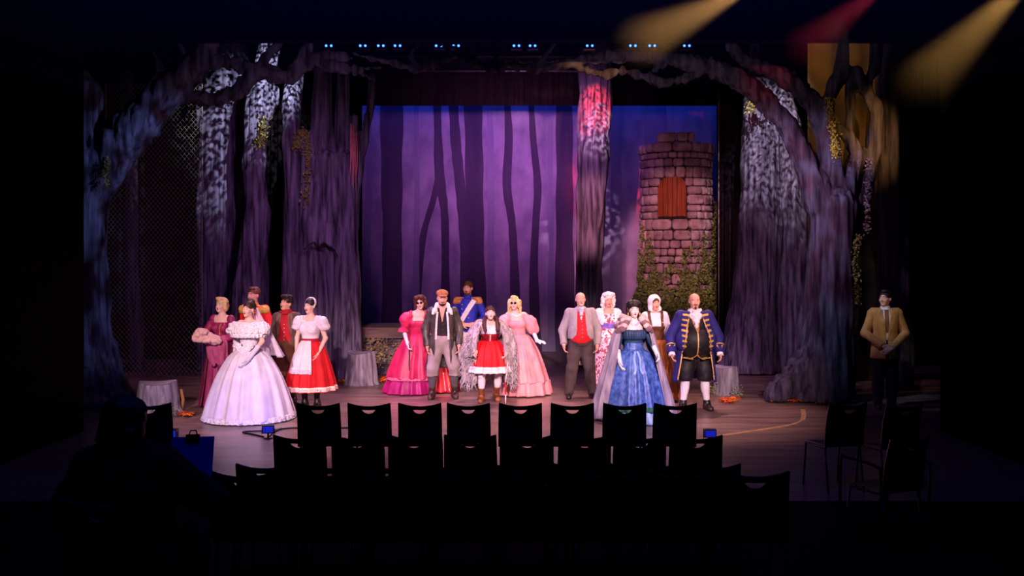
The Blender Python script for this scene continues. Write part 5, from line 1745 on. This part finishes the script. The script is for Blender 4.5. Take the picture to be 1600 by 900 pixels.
p.loft('skirt', BG, SK, folds=13, amp=(.02, .05), m=26, n=130)
p.loft('green_hem', cloth('1e4a3a', '2e6a4a', .8, 30, .6), [(.235, .448, .433, 0, 0), (.205, .462, .447, 0, 0), (.175, .464, .449, 0, 0)], folds=13, amp=(.05, .052), m=5, n=150)
p.loft('petticoat', mat('pale_blue_satin', '6a90b8', '9ab8d4', .4, (6, 6, 4), bump=.25), [(.26, .38, .36, 0, 0), (.17, .425, .41, 0, .01), (.01, .50, .48, .0, .02)], folds=13, amp=(.03, .06), ph=.8, m=12, n=120)
for q in (-1, 1):
    p.strip('bow_ribbon', mat('blue_ribbon', '5a80b8', '88a4d0', .35, (5, 5, 5)), [(q * .015, -.16, .98), (q * .04, -.26, .88), (q * .035, -.33, .75), (q * .06, -.37, .68)], .028, .006)
for tg in 'LR':
    p.sleeve(tg, BGD, .012, .10)
    p.glove(tg, M_WHITE, .14)
CAPE = mat('grey_striped_cape', '6e6478', '9a90a0', .7, (16, 16, .2), bump=.2)
CP = [(1.43, .12, .09, 0, .02), (1.38, .20, .13, 0, .01), (1.2, .29, .20, 0, .02), (.9, .37, .26, 0, .03), (.5, .48, .34, .0, .03), (.06, .60, .42, 0, .03)]
p.loft('cape', CAPE, CP, a0=48, a1=312, folds=17, amp=(.01, .055), m=28, n=130, thick=.01, irr=.12)
for q in (-1, 1):
    for j in range(4):
        M_ = mat('collar_pale', 'b89a98', 'd0b4b0', .8, (20, 20, 20)) if j % 2 == 0 else mat('collar_dark', '6a5058', '80646c', .8, (20, 20, 20))
        p.part('collar_tier', (), M_, .004, None, [cap('c', (q * (.09 + .03 * j), -.085 - .012 * j, 1.425 - .045 * j), (q * (.15 + .025 * j), .05, 1.445 - .045 * j), .040, .045, .03),
               cap('c', (q * (.10 + .028 * j), -.09 - .012 * j, 1.42 - .045 * j), (q * (.165 + .022 * j), -.06, 1.40 - .05 * j), .035, .04, .03)], only_extra=True, vox=.009)
p.addbvh(*p.body)
p.strip('necklace', mat('pale_gems', 'c8c0d8', None, .2, metal=.4), [(.075 * math.sin(t), 0, 1.40 - .055 * math.cos(t)) for t in np.linspace(-1.4, 1.4, 9)], .026, .012)
for q in (-1, 1):
    MB().ball(p.M @ Vector((q * .09, -.01, -.06)), (.01, .01, .022), 8, 6).build('earring', M_GOLD, p.root, True)

# ---- 14 woman with the headscarf
p = Person('woman in white headscarf and brown laced bodice between the blue gown and navy coat', 1023, 15.3, 1.66, 4, head=(10, 0, 0), mouth=.3, brow='4a2a1a')
p.hair('headband', hairmat('3a2014', '52301e'))
p.part('headscarf', (), cloth('e2d4d0', 'efe4e0', .85, 12, .3), .004, None, [ell('h', (0, .035, .045), (.112, .118, .112), .03, p.M), ell('h', (0, .05, -.06), (.105, .09, .10), .03, p.M), hcap('h', p.M, (-.07, .0, -.10), (.07, .0, -.10), .05, None, .03),
       ell('h', (0, -.085, -.01), (.073, .085, .104), .01, p.M, 'sub'), ell('h', (0, -.06, -.09), (.06, .09, .07), .01, p.M, 'sub')], only_extra=True, disp=.005, ds=22)
p.part('blouse', 'torso', BLO, .020, zb(1.0, 1.40), disp=.006, ds=25)
for tg in 'LR':
    p.sleeve(tg, BLO, .034, .02, disp=.01)
BRB = cloth('4a2a18', '5e3820', .7, 12, .2)
p.part('bodice', 'torso pelvis', BRB, .028, zb(.93, 1.19))
for q in (-1, 1):
    p.strip('shoulder_strap', BRB, [(q * .09, -.155, 1.17), (q * .10, -.15, 1.28), (q * .105, -.10, 1.38), (q * .105, -.02, 1.43)], .045, .012)
p.loft('skirt', cloth('9a5a2a', 'b06e38', .8, 9, .25), [(.97, .16, .14, 0, 0), (.9, .22, .2, 0, 0), (.6, .30, .28, 0, 0), (.3, .35, .33, 0, 0), (.03, .39, .37, 0, 0)], folds=14, amp=(.02, .06), m=22, n=120)

# ---- 15 man in the navy coat
NAV = cloth('1e1a5a', '28246e', .75, 12, .2)
BLK = mat('black_brocade', '0e0c10', '1c181e', .6, (30, 30, 30), spec=.3)
p = Person('large bald man in navy coat with gold braid bars and black waistcoat', 1085, 14.4, 1.75, 0, 'm', 1.25, .10, head=(2, 4, 0), mouth=.25,
           armL=((-.36, .02, 1.10), (-.36, -.12, .86)), armR=((.36, .02, 1.10), (.36, -.10, .86)), feet=((-.17, -.02), (.19, -.02)), brow='3a2018')
p.beard('4a3028', False)
p.hair('fringe', hairmat('3a2418', '4a3020'))
vest_keep = lambda X, Y, Z: np.maximum(np.maximum(.78 + .05 * np.clip(np.abs(X) * 14 - .3, -.3, 1) * 0 - Z, Z - 1.46), -np.maximum(np.abs(X) - np.interp(Z, [1.18, 1.46], [0, .075]), Y))
p.part('waistcoat', 'torso pelvis', BLK, .022, vest_keep, [ell('w', (0, -.05, .95), (.235, .19, .20), .06)])
vy = lambda z, x=0: -.03 - (.245 - abs(z - 1.02) * .42 - abs(x) * .40)
p.strip('gold_edge', M_GOLD, [(0.0, vy(z) - .0, z) for z in np.linspace(1.20, .84, 10)], .016, .012)
for q in (-1, 1):
    p.strip('gold_edge', M_GOLD, [(q * x, -.245 + x * x * 1.9 - .005, .84 - .06 * math.sin(min(1, x / .09) * 1.57) + max(0, x - .09) * .14) for x in np.linspace(0, .20, 12)], .016, .012)
    p.strip('gold_edge', M_GOLD, [(q * (.01 + .07 * t), -.225 + .10 * t, 1.19 + .26 * t) for t in np.linspace(0, 1, 8)], .014, .012)
jacket(p, NAV, .045, (.85, 1.0, 1.2, 1.48), (.195, .185, .13, .075), .90, y0=.03)
p.loft('coat_skirt', NAV, [(1.0, .265, .235, 0, -.01), (.85, .285, .26, 0, .0), (.65, .31, .27, 0, .02), (.42, .335, .27, 0, .05)], a0=52, a1=308, folds=6, amp=(.005, .035), m=14, n=80, thick=.014)
for q in (-1, 1):
    for j in range(7):
        t = j / 6
        z = 1.41 - .075 * j
        x0 = .085 + .085 * math.sin(t * 1.5)
        ln = .105 - .05 * t
        yy = -.155 - .05 * math.sin(t * 2.2)
        p.strip('braid_bar', M_GOLD, [(q * x0, yy - .012, z), (q * (x0 + ln * .5), yy + .012, z + .012), (q * (x0 + ln), yy + .055, z + .018)], .030, .016)
    p.strip('coat_edge', M_GOLD, [(q * (.075 + .115 * math.sin(t * 1.5)), -.14 - .06 * math.sin(t * 2.4), 1.46 - .5 * t) for t in np.linspace(0, 1, 12)] +
            [(q * (.20 + .07 * t), -.165 + .02 * t, .94 - .48 * t) for t in np.linspace(0.1, 1, 8)], .016, .012)
for tg, q in (('L', -1), ('R', 1)):
    c = p.cuff(tg, NAV, .0, .12, .076)
    p.cuff(tg, M_GOLD, .118, .016, .079, 'cuff_braid')
    for t in (-.35, .35):
        w0 = Vector(p.wr[tg])
        p.strip('cuff_bar', M_GOLD, [w0 + Vector((t * .1 - q * .005, -.072, .12)), w0 + Vector((t * .1 - q * .005, -.082, .03))], .022, .012)
    p.cuff(tg, LACE, -.045, .05, .052, 'cuff_frill')
p.part('jabot', (), M_WHITE, .004, None, [cap('c', (-.06, -.03, 1.475), (.06, -.03, 1.475), .045, None, .03), cap('c', (0, -.085, 1.44), (0, -.15, 1.32), .055, .03, .02), ell('c', (-.045, -.11, 1.40), (.045, .03, .055), .01), ell('c', (.045, -.11, 1.40), (.045, .03, .055), .01), ell('c', (0, -.15, 1.34), (.05, .025, .05), .01), ell('c', (0, -.165, 1.275), (.03, .02, .05), .01)], only_extra=True, disp=.014, ds=38)
p.buttons([(.03, vy(z) - .01, z) for z in (1.12, 1.04, .96, .88)], mat('black_button', '38343a', None, .3), .009)
p.part('breeches', 'pelvis thighL thighR calfL calfR', BLK, .040, zb(.44, 1.0), [ell('t', (-.14, .0, .60), (.13, .13, .15), .04), ell('t', (.16, .0, .60), (.13, .13, .15), .04)], disp=.008, ds=12)
for tg in 'LR':
    p.part('stocking', 'calf' + tg, M_WHITE, .010, zb(.08, .5))
p.shoes(M_LEATHER, .15, .014)

# ---- 16 man in the tan jacket
TAN = cloth('9a7040', 'b48850', .85, 10, .2)
p = Person('man in tan jacket and tie standing in the dark by the right wing', 1383, 14.5, 1.785, -8, 'm', 1.04, head=(-42, -2, 0), mouth=.0,
           armL=((-.29, .0, 1.13), (-.08, -.25, .96)), armR=((.29, .0, 1.13), (.03, -.27, .92)), handL=((.75, -.2, -.45), (0, 1, 0)), handR=((-.75, -.15, -.35), (0, 1, 0)), brow='120a08')
p.hair('short', hairmat('0e0a08', '1e1612'))
p.part('shirt', 'torso', M_WHITE, .014, zb(1.0, 1.50))
p.loft('shirt_collar', M_WHITE, [(1.49, .085, .085, 0, .0), (1.52, .075, .072, 0, -.003), (1.545, .07, .07, 0, -.006)], m=6, n=40)
p.strip('necktie', mat('patterned_tie', '1e1620', 'b07a4a', .6, (30, 30, 30), kind='wave', lo=.55, hi=.75), [(0, -.085, 1.49), (0, -.12, 1.42), (0, -.145, 1.3), (0, -.145, 1.15)], .06, .012)
jacket(p, TAN, .036, (.8, .95, 1.15, 1.5), (.03, .004, .02, .075), .80, y0=.05, top=1.49)
p.loft('jacket_skirt', TAN, [(1.02, .195, .165, 0, 0), (.9, .205, .175, 0, .0), (.76, .21, .185, 0, .01)], a0=6, a1=354, folds=4, amp=(0, .01), m=8, n=60, thick=.012)
for q in (-1, 1):
    p.strip('lapel', TAN, [(q * .065, -.085, 1.49), (q * .085, -.15, 1.38), (q * .06, -.165, 1.25), (q * .02, -.16, 1.12)], [.03, .07, .05, .01], .010)
p.trousers(cloth('14121c', '1c1a26', .85), .03, .04)
p.shoes(M_LEATHER, .09)

# ================================================================== SEATS AND AUDIENCE
M_SHELL = mat('black_plastic', '101018', '16161e', .38, (9, 9, 9), spec=.35)
M_LEG = mat('grey_steel', '3a3a40', '4a4a52', .35, (9, 9, 9), metal=.8)
def make_chair():
    root = empty('stacking_chair')
    # back shell with a half-moon grip hole; the chair faces the stage (+Y)
    nu, lo_r, up_r = 24, 9, 2
    us = np.linspace(-1, 1, nu + 1)
    def pt(u, v):
        hw = .214 - .002 * v - .008 * max(0, v - .6)
        z = .455 + .395 * v + .028 * u * u * v * v - .012 * (1 - v) * u * u
        y = -.205 - .075 * v - .05 * (1 - u * u) + .02 * math.sin(v * 3)
        return (hw * u, y, z)
    bm = bmesh.new()
    rows = []
    for r_ in range(lo_r + up_r + 2):
        row = []
        for u in us:
            q = math.sqrt(max(0, 1 - (u / .30) ** 2)) if abs(u) < .30 else 0
            vb, vt = .915 - .105 * q, .915
            v = vb * r_ / lo_r if r_ <= lo_r else vt + (1 - vt) * (r_ - lo_r - 1) / up_r
            row.append(bm.verts.new(pt(u, v)))
        rows.append(row)
    for r_ in range(lo_r + up_r + 1):
        if r_ == lo_r:
            continue
        for i in range(nu):
            bm.faces.new((rows[r_][i], rows[r_][i + 1], rows[r_ + 1][i + 1], rows[r_ + 1][i]))
    bmesh.ops.remove_doubles(bm, verts=bm.verts, dist=.0006)
    bmesh.ops.recalc_face_normals(bm, faces=bm.faces)
    bmesh.ops.solidify(bm, geom=bm.faces[:], thickness=.014)
    me = bpy.data.meshes.new('backrest')
    bm.to_mesh(me)
    bm.free()
    link('backrest', me, root, M_SHELL)
    bm = bmesh.new()
    g_ = []
    for j in range(9):
        t = j / 8
        g_.append([bm.verts.new(((.195 + .012 * math.sin(t * 3.1)) * u, -.20 + .42 * t, .445 + .012 * u * u + .012 * (1 - t) - .03 * max(0, t - .8) * 5 * .4)) for u in np.linspace(-1, 1, 11)])
    for j in range(8):
        for i in range(10):
            bm.faces.new((g_[j][i], g_[j][i + 1], g_[j + 1][i + 1], g_[j + 1][i]))
    bmesh.ops.solidify(bm, geom=bm.faces[:], thickness=.018)
    me = bpy.data.meshes.new('seat')
    bm.to_mesh(me)
    bm.free()
    link('seat', me, root, M_SHELL)
    for sx in (-1, 1):
        MB().tube([(sx * .19, -.17, .43), (sx * .195, -.24, .0)], .011, 8).build('leg', M_LEG, root, True)
        MB().tube([(sx * .19, .17, .43), (sx * .195, .21, .0)], .011, 8).build('leg', M_LEG, root, True)
        MB().tube([(sx * .19, -.20, .50), (sx * .19, -.18, .43), (sx * .19, .18, .425)], .010, 8).build('seat_rail', M_LEG, root, True)
    return root
chair0 = make_chair()
used = [False]
def put_chair(x, d, z, rz, label, group):
    o = copy_tree(chair0) if used[0] else chair0
    used[0] = True
    o.location = (x, d, z)
    o.rotation_euler = (0, 0, rz)
    tag(o, label, 'chair', group)
    return o
ORD = ['first', 'second', 'third', 'fourth', 'fifth', 'sixth', 'seventh', 'last']
rowx = [(497, 577, 655, 733, 813, 895, 978, 1056), (468, 558, 648, 736, 824, 913, 1002, 1090), (414, 514, 612, 712, 812, 912, 1012, 1112), (383, 497, 611, 725, 839, 953, 1067, 1181)]
rowd = [9.55, 7.9, 6.85, 5.95]
rown = ['front row', 'second row', 'third row', 'dark fourth row']
for r_ in range(4):
    for k, x in enumerate(rowx[r_]):
        d = rowd[r_]
        put_chair(P(x, 0, d - .27).x, d, .15 if r_ == 3 else 0, R(random.uniform(-2, 2) + (x - 800) * -.004),
                  'black chair with grip hole, %s from the left in the %s' % (ORD[k], rown[r_]), 'chairs in the ' + rown[r_])
put_chair(P(228, 0, 9.3).x, 9.55, 0, R(8), 'black chair half hidden by the spectator at lower left', 'chairs at the sides')
put_chair(P(1314, 0, 9.3).x, 9.55, 0, R(14), 'dark chair left of the pair at the far right front', 'chairs at the sides')
put_chair(P(1394, 0, 9.3).x, 9.45, 0, R(16), 'dark chair right of the pair at the far right front', 'chairs at the sides')
ac = put_chair(P(1392, 0, 7.6).x, 7.75, 0, R(24), 'dark chair with bent tube arms at lower right', 'chairs at the sides')
for sx in (-1, 1):
    MB().tube([tuple(q) for q in crom([(sx * .25, -.22, .30), (sx * .26, -.23, .60), (sx * .26, -.18, .66), (sx * .26, .12, .67), (sx * .26, .20, .62), (sx * .25, .22, .0)], 26)], .012, 8).build('arm_tube', M_LEG, ac, True)

# ---- spectator in the dark foreground
put_chair(-1.76, 4.42, .38, 0, 'chair under the silhouetted spectator at lower left', 'chairs at the sides')
M_DK = cloth('0c0a10', '121018', .95)
p = Person('spectator seen from behind as a dark silhouette at lower left', 0, 4.5, 1.66, 180, 'f', 1.25, face=False, skin=mat('skin_dim', '8a6658', None, .6), head=(0, 8, 0), loc=(-1.76, 4.5, .38), drop=.40, lean=(.05, -.02),
           feet=((-.14, -.42), (.14, -.42)), knees=((-.14, -.40, .50), (.14, -.40, .50)), armL=((-.33, -.06, .76), (-.06, -.40, .74)), armR=((.33, -.06, .76), (.14, -.34, .74)), handL=((.3, -.8, .2), (.6, 0, .6)), handR=((-.3, -.8, .2), (-.6, 0, .6)), name='person')
p.hair('audience', hairmat('0a0606', '140c0a'), .010, 30)
p.part('coat', 'torso pelvis', M_DK, .05, zb(.40, 1.10), disp=.006)
for tg in 'LR':
    p.sleeve(tg, M_DK, .045)
p.part('trousers', 'pelvis thighL thighR calfL calfR', M_DK, .025, zb(.06, .66))
p.shoes(M_LEATHER, .10)
cb = empty('clipboard', (-1.67, 5.0, 1.24), 0)
cb.rotation_euler = (R(-24), 0, R(8))
tag(cb, 'clipboard, blue light put into its colour, propped up beside the spectator at lower left', 'clipboard')
MB().box((-.108, 0, -.12), (.108, .008, .12)).build('board', mat('blue_lit_board', '1a2ab0', '2238c8', .5, (5, 5, 5)), cb)  # board colour carries the blue light falling on it
MB().box((-.035, -.014, .105), (.035, .0, .13)).tube([(-.02, -.006, .13), (-.014, -.006, .152), (.014, -.006, .152), (.02, -.006, .13)], .004, 6).build('clip', M_METAL, cb)
